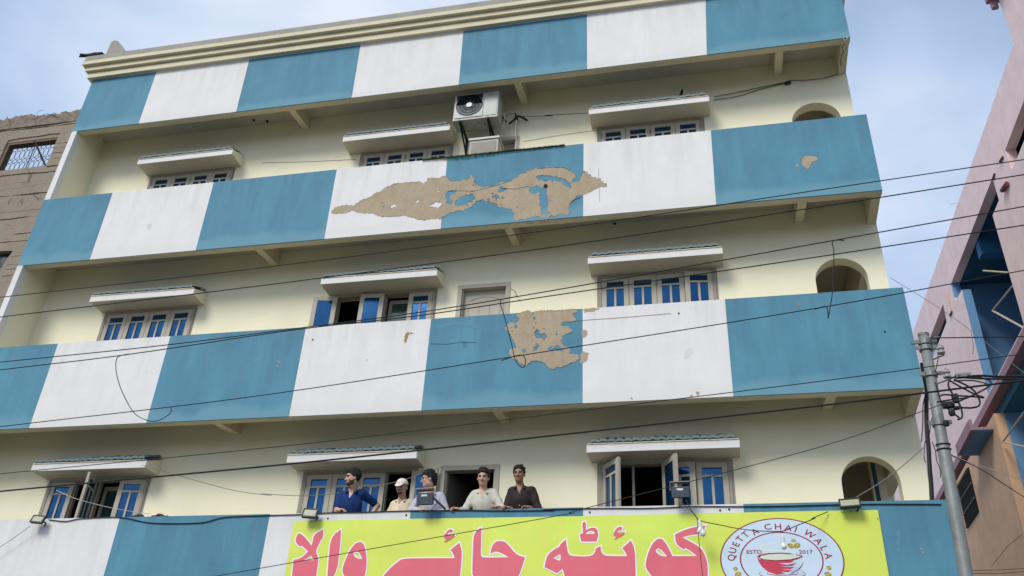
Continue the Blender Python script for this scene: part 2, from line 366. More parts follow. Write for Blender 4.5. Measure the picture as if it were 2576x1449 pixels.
for f in (4, 3, 2, 1):
    b = MB().box(XL + .002, XR - .002, .016, .12, BB[f] + .002, BT[f] - .002)
    if f < 4:
        b.box(XR - .12, XR - .002, .121, D - .002, FL[f], BT[f] - .004)
    else: b.box(XR - .12, XR - .002, .121, 9, 14.17, BT[f] - .004); b.box(XL + .002, XL + .12, .121, 9, 14.17, BT[f] - .004)
    par = PAR[f] = b.build('balcony_parapet', 'trim_cream', BLD)
    tops, bots = [], []
    for i in range(8):
        def gx(q, dflt): return dflt if q is None else float(PY(q, 0)[0])
        d0 = XL if i == 0 else XR if i == 7 else -9.07 if i == 1 else None
        t_, bt_ = PXL[f][0][i], PXL[f][1][i]
        if d0 is None: d0 = gx(t_, None) if t_ else gx(bt_, None)
        if i in (0, 7): tops.append(d0); bots.append(d0)
        else: tops.append(gx(t_, d0)); bots.append(gx(bt_, d0))
    for i in range(7):
        q = [(bots[i], BB[f]), (bots[i + 1], BB[f]), (tops[i + 1], BT[f]), (tops[i], BT[f])]
        MB().prism([q], XZ, 0, .0155).build('painted_panel', 'blue_paint' if i % 2 == 0 else 'white_paint', par)
    # edge beam and ribs below
    if f > 1:
        MB().box(XL + .125, XR, .0175, .135, BB[f] - .012, BB[f] + .001).box(XL + .125, XR - .001, .121, .135, BB[f], SOF[f] - .001).build('edge_beam', 'trim_cream', BLD)
        for x, zw in ((-5.79, .09), (-1.29, .08), (3.38, .09), (XR - .075, -.06)):
            h = .065; b = MB()
            prof = [(.136, SOF[f] - .002), (.136, BB[f] - .01), (D - .002, BB[f] + zw), (D - .002, SOF[f] - .002)]
            V = [(x + sx * h, y, z_) for sx in (-1, 1) for y, z_ in prof]
            b.add(V, [(0, 1, 2, 3), (7, 6, 5, 4), (0, 4, 5, 1), (1, 5, 6, 2), (2, 6, 7, 3), (3, 7, 4, 0)]).build('rib', 'trim_cream', BLD)
# ceiling bits
for q in (a1(2245, 1060), a1(2365, 1070), a6(1245, 862), a7(805, 690), a2(48, 1070)):
    p = at(q[0], q[1], 2, SOF[4] - .0 if q[1] < 400 else SOF[3])
    MB().lathe((p[0], p[1], p[2] - .03), [(.02, 0), (.03, .015), (.03, .0295)], 8).build('ceiling_hook', 'dark_crack', BLD)
# cornice round the roof
def sweep(path, prof, mats, name):
    n = len(path); V, F = [], []
    for i, (x, y) in enumerate(path):
        if i == 0: d = Vector((path[1][0] - x, path[1][1] - y)).normalized(); nn = Vector((d.y, -d.x)); k = 1
        elif i == n - 1: d = Vector((x - path[i - 1][0], y - path[i - 1][1])).normalized(); nn = Vector((d.y, -d.x)); k = 1
        else:
            d1 = Vector((x - path[i - 1][0], y - path[i - 1][1])).normalized(); d2 = Vector((path[i + 1][0] - x, path[i + 1][1] - y)).normalized()
            n1 = Vector((d1.y, -d1.x)); n2 = Vector((d2.y, -d2.x)); nn = (n1 + n2).normalized(); k = 1 / nn.dot(n1)
        for o_, z_ in prof: V.append((x + nn.x * o_ * k, y + nn.y * o_ * k, z_))
    p = len(prof)
    for i in range(n - 1):
        for j in range(p): F.append((i * p + j, (i + 1) * p + j, (i + 1) * p + (j + 1) % p, i * p + (j + 1) % p))
    F.append(tuple(range(p - 1, -1, -1))); F.append(tuple((n - 1) * p + j for j in range(p)))
    return mk(name, V, F, mats, BLD)
cpath = [(XL, 3.0), (XL, 0), (XR, 0), (XR, 9)]
sweep(cpath, [(-.1, 15.102), (.0, 15.102), (.085, 15.102), (.085, 15.235), (.07, 15.255), (.145, 15.262), (.145, 15.365), (.132, 15.38), (.215, 15.387), (.215, 15.48), (-.1, 15.48)][1:], 'trim_cream', 'cornice')
sweep(cpath, [(-.12, 15.483), (.205, 15.483), (.2, 15.64), (-.12, 15.66)], 'coping_concrete', 'coping')
MB().prism([[(-10.55, 15.6), (-10.53, 16.28), (-10.47, 16.32), (-10.36, 16.28), (-9.95, 15.8), (-9.93, 15.6)]], XZ, .02, .22).build('roof_stub', 'coping_concrete', BLD)

# ------------------------------------------------------------------ windows
tile_me = None
def make_sash(win, x0, wid, zb, zt, hinge, ang, back, glass='blue_glass'):
    """one leaf; hinge 'L'/'R' gives the pivot, ang degrees outward. back: leaf shows its plain room side."""
    hx = x0 if hinge == 'L' else x0 + wid; a = R(ang) * (1 if hinge == 'L' else -1)
    ca, sa = math.cos(a), math.sin(a); y0 = D - .012
    def T(x, y, z_):                     # closed coordinates -> swung coordinates
        dx, dy = x - hx, y - y0; return (hx + dx * ca + dy * sa, y0 - dx * sa + dy * ca, z_)
    def bx(b, xa, xb, ya, yb, za, zc):
        k = MB().box(xa, xb, ya, yb, za, zc); b.add([T(*v) for v in k.v], k.f)
    g = .004; st, tr, top = .078, .034, .075; xa, xb = x0 + g, x0 + wid - g
    b = MB(); ya, yb = y0 - .0, y0 + .04
    bx(b, xa, xa + st, ya, yb, zb, zt); bx(b, xb - st, xb, ya, yb, zb, zt)
    bx(b, xa + st, xb - st, ya, yb, zt - top, zt); bx(b, xa + st, xb - st, ya, yb, zb, zb + top)
    ph = .105; zt2 = zt - top - ph; xm = (xa + xb) / 2
    bx(b, xa + st, xb - st, ya + .004, yb - .022, zt2 - tr, zt2)
    bx(b, xm - tr / 2, xm + tr / 2, ya + .006, yb - .022, zb + top, zt2 - tr)
    b.build('sash', 'frame_wood', win)
    yg = ya + .02 if not back else ya + .012
    rects = [(xa + st, xb - st, zt2, zt - top), (xa + st, xm - tr / 2, zb + top, zt2 - tr), (xm + tr / 2, xb - st, zb + top, zt2 - tr)] if not back else [(xa + st, xb - st, zb + top, zt - top)]
    for (p0, p1, q0, q1) in rects:
        k = MB(); bx(k, p0, p1, yg, yg + .005 if not back else yg + .02, q0, q1); k.build('pane', glass, win)
    for hz in (zt - .16, zb + .25):
        hb = MB(); bx(hb, (xa - .004 if hinge == 'L' else xb - .012), (xa + .012 if hinge == 'L' else xb + .004), ya - .006, ya - .0005, hz - .04, hz + .04)
        hb.build('hinge', 'clamp_steel', win)
def make_window(f, k, leaves, label):
    x0, x1 = WX[k]; zb, zt = FL[f] + .88, LIN[f]; fr = .042; b = MB()
    ya, yb = D - .02, D + .1
    b.box(x0 + .001, x0 + fr, ya, yb, zb, zt - .001); b.box(x1 - fr, x1 - .001, ya, yb, zb, zt - .001)
    b.box(x0 + fr, x1 - fr, ya, yb, zt - fr, zt - .001); b.box(x0 + fr, x1 - fr, ya, yb, zb, zb + fr)
    
    for t in (.25, .5, .75):
        xm = x0 + fr + (x1 - x0 - 2 * fr) * t; b.box(xm - .017, xm + .017, D + .032, yb, zb + fr, zt - fr)
    b.box(x0 - .03, x0, D - .006, D - .0005, zb - .03, zt + .0); b.box(x1, x1 + .03, D - .006, D - .0005, zb - .03, zt)
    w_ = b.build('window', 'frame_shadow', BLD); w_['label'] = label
    lw = (x1 - x0 - 2 * fr) / 4
    for i, lf in enumerate(leaves):
        if lf is None: continue
        hinge, ang, back = lf
        make_sash(w_, x0 + fr + i * lw, lw, zb + fr + .004, zt - fr - .004, hinge, ang, back)
    return w_
C = lambda h: (h, 0, False)
std = [C('L'), C('R'), C('L'), C('R')]
make_window(3, 'l', std, 'closed four leaf window of the top floor at the left end')
make_window(3, 'm', std, 'closed four leaf window of the top floor left of the air conditioner')
make_window(3, 'r', std, 'closed four leaf window of the top floor at the right')
make_window(2, 'l', std, 'closed blue glass window of the middle floor at the left end')
w2m = make_window(2, 'm', [('L', 172, True), None, ('L', 176, True), C('R')], 'blue glass window of the middle floor with two leaves folded back')
make_sash(w2m, WX['m'][0] + .042 + .4315, .4315, FL[2] + .93, LIN[2] - .05, 'R', 4, False)
make_window(2, 'r', [C('L'), C('R'), C('L'), ('R', 7, False)], 'blue glass window of the middle floor with its right leaf ajar')
make_window(1, 'l', [C('L'), ('R', 107, True), None, ('R', 8, False)], 'blue glass window of the lowest floor with one leaf swung out')
make_window(1, 'm', [C('L'), C('R'), C('L'), ('R', 172, True)], 'blue glass window behind the men with its right leaf folded back')
make_window(1, 'r', [('L', 52, False), ('R', 119, True), ('L', 10, False), ('R', 2, False)], 'blue glass window of the lowest floor with two leaves swung open')
# inner screens seen through the open slots
for f, k, sl in ((2, 'm', 2), (1, 'l', 2)):
    x0, x1 = WX[k]; lw = (x1 - x0 - .084) / 4; xa = x0 + .042 + sl * lw; b = MB()
    zb, zt = FL[f] + .93, LIN[f] - .09
    for q in ((xa + .03, xa + .09), (xa + lw - .07, xa + lw - .01)): b.box(q[0], q[1], D + .14, D + .17, zb, zt)
    b.box(xa + .09, xa + lw - .07, D + .14, D + .17, zt - .07, zt)
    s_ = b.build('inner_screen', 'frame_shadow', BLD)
    MB().box(xa + .09, xa + lw - .07, D + .15, D + .16, zb, zt - .07).build('pane', 'green_glass', s_)

# sunshades with rows of roof tiles
TW = .118
def tile_mesh():
    n = 6; V, F = [], []
    for j, (yy, zz) in enumerate(((0, 0), (.20, .085), (.40, .17))):
        for i in range(n + 1):
            t = i / n; arc = .024 * math.sin(math.pi * t)
            V.append((TW * (t - .5), yy, zz + arc)); 
        for i in range(n + 1):
            t = i / n; arc = .024 * math.sin(math.pi * t)
            V.append((TW * (t - .5), yy, zz + arc * .7 - .034))
    q = 2 * (n + 1)
    for j in range(2):
        for i in range(n):
            a = j * q + i; F.append((a, a + 1, a + 1 + q, a + q)); c_ = j * q + n + 1 + i; F.append((c_, c_ + q, c_ + 1 + q, c_ + 1))
    for i in range(n): F.append((i, n + 1 + i, n + 2 + i, i + 1))
    me = bpy.data.meshes.new('roof_tile'); me.from_pydata(V, [], F); me.materials.append(MAT['tile_blue']); me.update(); return me
tile_me = tile_mesh()
for f in (3, 2, 1):
    for k, (x0, x1) in {'l': (-9.13, -7.04), 'm': (-4.62, -2.54), 'r': (.005, 2.125)}.items():
        if f == 3 and k == 'm': x0, x1 = -4.73, -2.61
        z0 = LIN[f] + .018; yf = .405; b = MB()
        b.box(x0, x1, yf + .012, D - .001, z0, z0 + .11)
        V = [(x, y, zz) for x in (x0, x1) for y, zz in ((yf + .012, z0 + .11), (D - .001, z0 + .11), (D - .001, z0 + .27))]
        b.add(V, [(0, 1, 2), (5, 4, 3), (0, 3, 4, 1), (1, 4, 5, 2), (2, 5, 3, 0)])
        sh = b.build('sunshade', 'soffit_paint', BLD)
        MB().box(x0, x1, yf, yf + .0115, z0 - .003, z0 + .112).build('front_edge', 'white_paint', sh)
        MB().prism([[(-D + .002, z0 + .002), (-yf - .013, z0 + .002), (-yf - .013, z0 + .113), (-D + .002, z0 + .272)]], YZ, x1 + .0005, x1 + .006).build('end_face', 'cream_paint', sh)
        MB().prism([[(-D + .002, z0 + .002), (-yf - .013, z0 + .002), (-yf - .013, z0 + .113), (-D + .002, z0 + .272)]], YZ, x0 - .006, x0 - .0005).build('end_face', 'cream_paint', sh)
        MB().box(x0 + .01, x1 - .01, yf - .012, yf + .02, z0 + .1135, z0 + .128).build('tile_batten', 'trim_cream', sh)
        n = int((x1 - x0) / TW)
        for i in range(n):
            o = bpy.data.objects.new('roof_tile', tile_me); COL.objects.link(o); o.parent = sh
            o.location = Vector((x0 + (x1 - x0 - n * TW) / 2 + TW * (i + .5), yf - .022 + rnd.uniform(-.006, .006), z0 + .164 + rnd.uniform(-.004, .004))) - org(sh)
            o.rotation_euler = (rnd.uniform(-.03, .03), 0, rnd.uniform(-.04, .04))
# door frames and doors
for f in (3, 2, 1):
    x0, x1 = DOORX; zb, zt = FL[f] + .02, LIN[f] + .03; fr = .075; b = MB(); ya, yb = D - .016, D + .13
    b.box(x0 + .001, x0 + fr, ya, yb, zb, zt - .001); b.box(x1 - fr, x1 - .001, ya, yb, zb, zt - .001); b.box(x0 + fr, x1 - fr, ya, yb, zt - fr, zt - .001)
    b.box(x0 + fr, x0 + fr + .02, D + .03, yb, zb, zt - fr); b.box(x1 - fr - .02, x1 - fr, D + .03, yb, zb, zt - fr)
    dr = b.build('doorway', 'frame_wood', BLD)
    if f == 2:
        MB().box(x0 + fr + .021, x1 - fr - .021, D + .1, D + .14, zb, zt - fr - .004).build('door_leaf', 'door_wood', dr)
        xm = (x0 + x1) / 2; mo = MB()
        arc = [(xm + .27 * t, D + .098, zt - .27 + .075 * (1 - t * t)) for t in np.linspace(-1, 1, 13)]
        mo.tube(arc, .008, 5)
        for t in (-.27, -.09, .09, .27): mo.tube([(xm + t, D + .098, zt - .36 - .0), (xm + t, D + .098, zb + 1.2)], .005, 4)
        mo.tube([(x0 + .13, D + .098, zt - .3), (x0 + .13, D + .098, zb + .2)], .006, 4); mo.tube([(x1 - .13, D + .098, zt - .3), (x1 - .13, D + .098, zb + .2)], .006, 4)
        mo.build('moulding', 'door_wood', dr)
    if f == 3:
        MB().box(x0 + fr + .021, x1 - fr - .021, D + .1, D + .14, zb, zt - fr - .004).build('door_leaf', 'frame_shadow', dr)
    if f == 1:
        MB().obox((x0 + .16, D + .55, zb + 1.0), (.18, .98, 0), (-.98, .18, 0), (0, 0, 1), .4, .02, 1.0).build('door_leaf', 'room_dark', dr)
# arch jamb beyond: pipe in stairwell
MB().tube([(4.02, 1.6, FL[1]), (4.0, 1.6, SOF[2])], .03, 8).build('drain_pipe', 'deep_blue', BLD)
MB().box(4.1, 4.3, 2.5, 2.62, FL[1], SOF[2]).build('stairwell_pier', 'cream_paint', BLD)

# ------------------------------------------------------------------ peeled plaster on the parapets
def inside(poly, X, Z):
    r_ = np.zeros(X.shape, bool); n = len(poly)
    for i in range(n):
        (x0, z0), (x1, z1) = poly[i - 1], poly[i]
        if z0 == z1: continue
        c = ((z0 > Z) != (z1 > Z)) & (X < (x1 - x0) * (Z - z0) / (z1 - z0) + x0); r_ ^= c
    return r_
def soft_noise(rg_, shape, step):
    n = [int(k / step) + 3 for k in shape]; g = rg_.random(n); i = np.arange(shape[0]) / step; j = np.arange(shape[1]) / step
    a, b = i.astype(int), j.astype(int); u, v = (i - a)[:, None], (j - b)[None]; u = u * u * (3 - 2 * u); v = v * v * (3 - 2 * v)
    return (g[a][:, b] * (1 - u) * (1 - v) + g[a + 1][:, b] * u * (1 - v) + g[a][:, b + 1] * (1 - u) * v + g[a + 1][:, b + 1] * u * v) - .5
def patch(par, fns, hol, seed, matn='peeled_plaster', Y=-.0025):
    """paint lost from the wall: traced outline, ragged edge, kept islands of paint and curled paint lips"""
    cv = lambda pts: [tuple(PY(p, 0)[[0, 2]]) for p in pts]
    o_ = cv(fns); hs = [cv(h) for h in hol]; P = np.array(o_); lo, hi = P.min(0) - .05, P.max(0) + .05
    h = .0075 if (hi - lo).max() > .6 else .005; n = np.ceil((hi - lo) / h).astype(int) + 1
    X, Z = np.meshgrid(lo[0] + h * np.arange(n[0]), lo[1] + h * np.arange(n[1]), indexing='ij')
    M_ = inside(o_, X, Z)
    for q in hs: M_ &= ~inside(q, X, Z)
    G = M_.astype(float)
    for _ in range(6):
        G = (G + np.roll(G, 1, 0) + np.roll(G, -1, 0)) / 3; G = (G + np.roll(G, 1, 1) + np.roll(G, -1, 1)) / 3
    rg_ = np.random.default_rng(seed); B_ = np.clip(4 * G * (1 - G), 0, 1) ** .5; G = G - .5 + (.75 * soft_noise(rg_, n, 1.6) + .9 * soft_noise(rg_, n, 3.5) + .8 * soft_noise(rg_, n, 9)) * B_ - .9 * np.maximum(soft_noise(rg_, n, 4) + .6 * soft_noise(rg_, n, 22) - .40, 0) * 4
    lip = soft_noise(rg_, n, 14); G[0] = G[-1] = -1; G[:, 0] = G[:, -1] = -1; I = G > 0
    V, F, LV, LF = [], [], [], []
    def pt(i, j, k, l):
        t = G[i, j] / (G[i, j] - G[k, l]); return (lo[0] + h * (i + (k - i) * t), Y, lo[1] + h * (j + (l - j) * t))
    for j in range(n[1] - 1):
        i = 0
        while i < n[0] - 1:
            c = [(i, j), (i + 1, j), (i + 1, j + 1), (i, j + 1)]; ins = [I[q] for q in c]
            if all(ins):
                k = i
                while k < n[0] - 1 and I[k, j] and I[k + 1, j] and I[k, j + 1] and I[k + 1, j + 1]: k += 1
                b = len(V); V += [(lo[0] + h * i, Y, lo[1] + h * j), (lo[0] + h * k, Y, lo[1] + h * j), (lo[0] + h * k, Y, lo[1] + h * (j + 1)), (lo[0] + h * i, Y, lo[1] + h * (j + 1))]; F.append((b, b + 1, b + 2, b + 3)); i = k; continue
            if any(ins):
                poly, cut = [], []
                for e in range(4):
                    p, q = c[e], c[(e + 1) % 4]
                    if I[p]: poly.append((lo[0] + h * p[0], Y, lo[1] + h * p[1]))
                    if I[p] != I[q]: e_ = pt(*p, *q); poly.append(e_); cut.append(e_)
                if len(poly) > 2: b = len(V); V += poly; F.append(tuple(range(b, b + len(poly))))
                if len(cut) == 2 and lip[i, j] > -.02 and matn == 'peeled_plaster':
                    b = len(LV); d = .003 + .012 * max(0, lip[i, j])
                    for (x, _, z) in cut: LV += [(x, Y, z), (x, Y - d, z), (x, -.0002, z)]
                    LF += [(b, b + 3, b + 4, b + 1), (b + 1, b + 4, b + 5, b + 2)]
            i += 1
    o = mk('peeled_patch', V, F, matn, par)
    if LV and len(fns) > 8: tag(mk('paint_flake', LV, LF, 'paint_lip', par), kind='stuff')
    return o
K = 2316.6
o3 = [(605, 598), (630, 565), (690, 535), (760, 532), (800, 540), (870, 490), (950, 465), (985, 437), (1080, 385), (1180, 340), (1330, 318), (1400, 325), (1440, 338), (1470, 285), (1530, 290), (1600, 275), (1635, 270), (1660, 315), (1740, 320), (1820, 300), (1850, 262), (1880, 300), (1900, 360), (1960, 372), (2050, 355), (2120, 330), (2210, 305), (2290, 250), (2420, 205)]
o3 += [(K + a, b) for a, b in [(100, 205), (250, 192), (370, 198), (450, 245), (462, 280), (425, 312), (470, 330), (500, 300), (515, 240), (535, 228), (575, 245), (590, 275), (660, 290), (700, 320), (740, 345), (735, 365), (665, 370), (600, 400), (530, 450), (490, 440), (410, 510), (395, 560), (410, 600), (370, 620), (330, 610), (280, 632), (235, 625), (205, 640), (150, 640), (100, 625), (20, 650)]]
o3 += [(2235, 665), (2225, 640), (2245, 600), (2190, 565), (2110, 550), (2050, 510), (1960, 485), (1900, 500), (1860, 540), (1780, 575), (1650, 605), (1600, 635), (1590, 650), (1490, 655), (1400, 660), (1340, 635), (1240, 620), (1080, 632), (980, 605), (870, 597), (790, 570), (750, 600), (690, 595), (640, 602)]
h3 = [[(1632, 405), (1730, 395), (1720, 430), (1665, 440), (1685, 515), (1635, 525)], [(1715, 485), (1780, 445), (1860, 425), (1880, 475), (1830, 515), (1740, 540), (1708, 528)], [(2105, 362), (2180, 382), (2150, 408), (2092, 418)], [(2048, 440), (2108, 442), (2092, 472), (2052, 472)],
      [(1062, 538), (1100, 530), (1092, 553)], [(1125, 532), (1208, 522), (1150, 563)], [(1360, 490), (1395, 496), (1375, 514)], [(1470, 538), (1550, 498), (1600, 520), (1560, 552)],
      [(K + a, b) for a, b in [(108, 278), (170, 264), (260, 277), (345, 292), (395, 312), (420, 345), (425, 380), (375, 360), (330, 322), (200, 312), (130, 312)]],
      [(K + a, b) for a, b in [(48, 378), (140, 355), (205, 395), (213, 480), (213, 560), (222, 610), (155, 615), (145, 500), (140, 415), (90, 438), (52, 420)]]]
patch(PAR[3], [a6(*p) for p in o3], [[a6(*p) for p in h] for h in h3], 3)
patch(PAR[3], [a8(*p) for p in [(595, 135), (610, 100), (660, 90), (735, 105), (750, 125), (700, 150), (685, 190), (650, 208), (625, 190), (610, 165)]], [], 11)
patch(PAR[3], [a8(*p) for p in [(548, 182), (570, 165), (588, 188), (565, 196)]], [], 12)
o2 = [(2250, 335)] + [(K + a, b) for a, b in [(0, 308), (430, 293), (480, 300), (440, 330), (445, 370), (470, 390), (350, 410), (330, 430), (400, 440), (430, 490), (400, 510), (340, 520), (335, 580), (350, 620), (400, 640), (420, 660), (410, 680), (480, 690), (490, 720), (460, 750), (390, 770), (360, 790), (310, 800), (260, 830), (220, 820), (205, 780), (170, 765), (110, 745), (70, 760), (30, 790), (0, 805)]]
o2 += [(2320, 790), (2240, 740), (2200, 700), (2190, 650), (2260, 640), (2240, 590), (2210, 530), (2160, 480), (2150, 440), (2200, 410), (2260, 420), (2270, 380)]
h2 = [[(K + a, b) for a, b in h] for h in ([(95, 490), (125, 465), (145, 510), (200, 512), (195, 545), (110, 545)], [(80, 645), (120, 590), (138, 615), (110, 650)], [(200, 632), (300, 622), (380, 652), (290, 662), (230, 657)], [(275, 510), (292, 505), (288, 535)])] + [[(2290, 650), (2330, 640), (2340, 665), (2300, 672)]]
patch(PAR[2], [b2(*p) for p in o2], [[b2(*p) for p in h] for h in h2], 21)
for i, q in enumerate(([(524, 289), (700, 274), (620, 310), (540, 318)], [(515, 490), (540, 468), (572, 500), (550, 545), (520, 540)], [(505, 765), (500, 700), (530, 665), (582, 680), (560, 740), (520, 772)])):
    patch(PAR[2], [b3(*p) for p in q], [], 31 + i)
for i, (fn_, q) in enumerate(((b3, [(1525, 1020), (1560, 1018), (1550, 1055), (1535, 1060)]), (b3, [(1465, 1060), (1500, 1045), (1490, 1070)]), (b3, [(945, 1078), (970, 1072), (965, 1088)]), (b1, [(2455, 735), (2470, 745), (2475, 765), (2462, 760)]), (b1, [(2448, 790), (2470, 792), (2460, 803)]), (b5, [(2070, 1260), (2100, 1258), (2098, 1276), (2075, 1275)]), (b8, [(1645, 1205), (1685, 1200), (1680, 1225), (1655, 1228)]), (b8, [(1665, 1240), (1700, 1235), (1690, 1258)]))):
    patch(PAR[2] if fn_ in (b3, b1) else PAR[1], [fn_(*p) for p in q], [], 41 + i)
patch(PAR[2], [b2(*p) for p in [(1268, 500), (1350, 497), (1350, 503), (1300, 508), (1285, 560), (1262, 600), (1266, 540)]], [], 55, 'rust_stain', -.0015)
patch(PAR[2], [b2(*p) for p in [(926, 730), (934, 730), (928, 785), (920, 785)]], [], 56, 'rust_stain', -.0015)
patch(PAR[2], [b8(*p) for p in [(0, 0)]] if False else [b4(*p) for p in [(572, 240), (588, 240), (582, 275), (576, 275)]], [], 57, 'rust_stain', -.0015)
mat('white_repair', (.69, .69, .68), .85, var=.06, vscale=6)
mat('blue_repair', (.12, .285, .375), .8, var=.1, vscale=4)
mat('blue_damp', (.075, .215, .305), .8, var=.1, vscale=4)
for i, (f_, fn_, mt, q) in enumerate((
        (2, b3, 'white_repair', [(1425, 735), (1422, 670), (1450, 638), (1490, 640), (1504, 690), (1470, 705)]),
        (2, b2, 'blue_repair', [(1510, 440), (1700, 400), (1850, 415), (1940, 440), (1900, 455), (1720, 430), (1560, 455)]),
        (2, b2, 'blue_repair', [(1905, 460), (1940, 465), (1935, 590), (1912, 595)]), (2, b2, 'blue_damp', [(1765, 580), (1815, 575), (1808, 630), (1780, 645)]),
        (3, a6, 'blue_repair', [(1975, 130), (1990, 240), (1985, 360), (1965, 350), (1968, 220)]),
        (2, b1, 'blue_repair', [(2240, 735), (2290, 715), (2310, 770), (2290, 790), (2255, 780)]),
        (1, b8, 'blue_repair', [(1455, 1040), (1475, 1035), (1470, 1250), (1450, 1240)]), (1, b5, 'blue_repair', [(1985, 1080), (2005, 1075), (1985, 1240), (1960, 1300), (1968, 1200)]),
        (1, b5, 'white_repair', [(290, 1020), (380, 1015), (350, 1060), (300, 1140), (270, 1200), (280, 1080)]),
        (3, a5, 'white_repair', [(1300, 700), (1340, 690), (1345, 740), (1310, 750)]))):
    patch(PAR[f_], [fn_(*p) for p in q], [], 70 + i, mt, -.0012)
def thin(par, pts, Y=-.004, r=.0035, nm='crack', mt='dark_crack'):
    return MB().tube([PY(p, Y) for p in pts], r, 4).build(nm, mt, par)
thin(PAR[3], [a6(x, y) for x, y in ((1650, 405), (1750, 400), (1870, 405), (2000, 375), (2110, 345), (2215, 305))])
thin(PAR[3], [a6(x, y) for x, y in ((2120, 380), (2240, 385), (2360, 360))])
thin(PAR[3], [a7(x, y) for x, y in ((110, 207), (250, 192), (360, 196), (440, 240))])
thin(PAR[3], [a7(x, y) for x, y in ((410, 510), (450, 480), (510, 455))], r=.005)
thin(PAR[3], [a7(x, y) for x, y in ((662, 200), (668, 370), (672, 500))], r=.0025, mt='coping_concrete')
thin(PAR[2], [b2(x, y) for x, y in ((1495, 595), (1640, 600), (1760, 580), (1900, 585))], r=.0025, mt='deep_blue')
thin(PAR[2], [b3(x, y) for x, y in ((380, 405), (560, 385), (800, 370), (1100, 345), (1300, 328))], r=.003, mt='rust_stain')
q = PY(a7(195, 360), 0); MB().lathe((q[0], -.03, q[2]), [(.0, 0), (.03, .004), (.035, .03)], 10, (0, 1, 0)).build('drain_hole', 'dark_crack', PAR[3])
for q in (b3(1373, 328), b7(585, 885), b7(1738, 868), b7(1818, 860), b2(450, 560), b6(585, 940), b6(1278, 910), b4(1343, 490)):
    q = PY(q, 0); MB().lathe((q[0], -.012, q[2]), [(.006, 0), (.013, .004), (.013, .0118)], 8, (0, 1, 0)).build('bolt', 'dark_crack', PAR[1] if q[2] < 6 else PAR[2])
patch(PAR[3], [a7(*p) for p in [(25, 686), (180, 672), (340, 652), (335, 660), (190, 684), (30, 697)]], [], 61, 'tape_brown', -.0035)

# ================================================================== old concrete building on the left
OLD = empty('concrete_building', (-13, .6, 0)); tag(OLD, 'unfinished grey brown concrete building with rough courses beside the blue and white building', 'building')
YO = .5
wq = [PY(q, YO) for q in (a1(75, 1235), a1(500, 1205), a5(410, 150), a5(-20, 205))]
hx0, hx1, hz1, hz0 = -12.72, -11.45, 14.12, 13.33
lx1 = float(PY(a5(100, 920), YO)[0]); lz1 = float(PY(a5(60, 922), YO)[2])
top = [(-10.62, 14.86), (-11.2, 14.83), (-11.5, 14.84), (-11.9, 14.80), (-12.2, 14.82), (-12.35, 14.86), (-12.7, 14.86), (-13.1, 14.80), (-13.3, 14.85), (-13.9, 14.86), (-15, 14.8), (-16, 14.9), (-20, 14.85)]
wh = [[(hx0, hz0), (hx1, hz0), (hx1, hz1), (hx0, hz1)], [(lx1 - 1.2, lz1 - 1.0), (lx1 - .12, lz1 - 1.0), (lx1 - .1, lz1 - .3), (lx1, lz1), (lx1 - 1.2, lz1)]]
MB().prism([[(-20, 0), (-10.62, 0)] + frac(top, .05, .3, 4, False)] + wh, XZ, YO + .05, YO + .22).build('wall', 'raw_concrete', OLD)
MB().prism([[(-20, 14.52), (-10.62, 14.52)] + [(x, z_ + .0) for x, z_ in frac(top, .04, .35, 9, False)]], XZ, YO + .02, YO + .049).build('broken_top', 'raw_rubble', OLD)
rg = random.Random(3)
zc = 8.6
while zc < 14.5:
    h = rg.choice((.10, .13, .16, .20, .24)); z1_ = min(zc + h, 14.515)
    spans = [(-15.5, -10.62)]
    for hole in ((hx0, hx1, hz0, hz1), (lx1 - 1.2, lx1, lz1 - 1.0, lz1)):
        if z1_ > hole[2] and zc < hole[3]:
            spans = [s_ for a, b_ in spans for s_ in ((a, hole[0] - .005), (hole[1] + .005, b_)) if s_[1] - s_[0] > .02]
    for a, b_ in spans:
        loop = frac([(a, zc + .002), (b_, zc + .002 + rg.uniform(-.003, .003)), (b_, z1_ - .003 + rg.uniform(-.004, .002)), (a, z1_ - .003)], .05, .05, rg.randint(0, 999))
        loop = [(min(x, -10.62), z_) for x, z_ in loop]
        MB().prism([loop], XZ, YO + .035 - rg.uniform(0, .012), YO + .0495).build('course', 'raw_concrete', OLD)
    zc = z1_
for pts in ([(640, 75), (560, 95), (540, 140)], [(150, 240), (95, 165)], [(480, 215), (690, 125), (860, 190)], [(650, 210), (800, 110)], [(960, 90), (1050, 165)]):
    z_ = zone(0, 360, 4.2618); MB().tube([PY(z_(*p), YO + .01) for p in pts], .0045, 4).build('reinforcing_bar', 'tape_brown', OLD)
z_ = zone(0, 360, 4.2618)
for pts in ([(500, 970), (430, 1080), (395, 1130), (310, 1140)], [(180, 1360), (135, 1400), (120, 1449)], [(340, 1375), (300, 1410), (330, 1440)], [(620, 1350), (540, 1395)], [(400, 960), (440, 1010), (400, 1120)], [(495, 1290), (500, 1330), (560, 1370)]):
    P = cat_rom([PY(z_(x, y), YO + .006) for x, y in pts], 4); MB().tube([(p[0] + rg.uniform(-.012, .012), p[1], p[2] + rg.uniform(-.012, .012)) for p in P], .004, 4).build('crack', 'dark_crack', OLD)
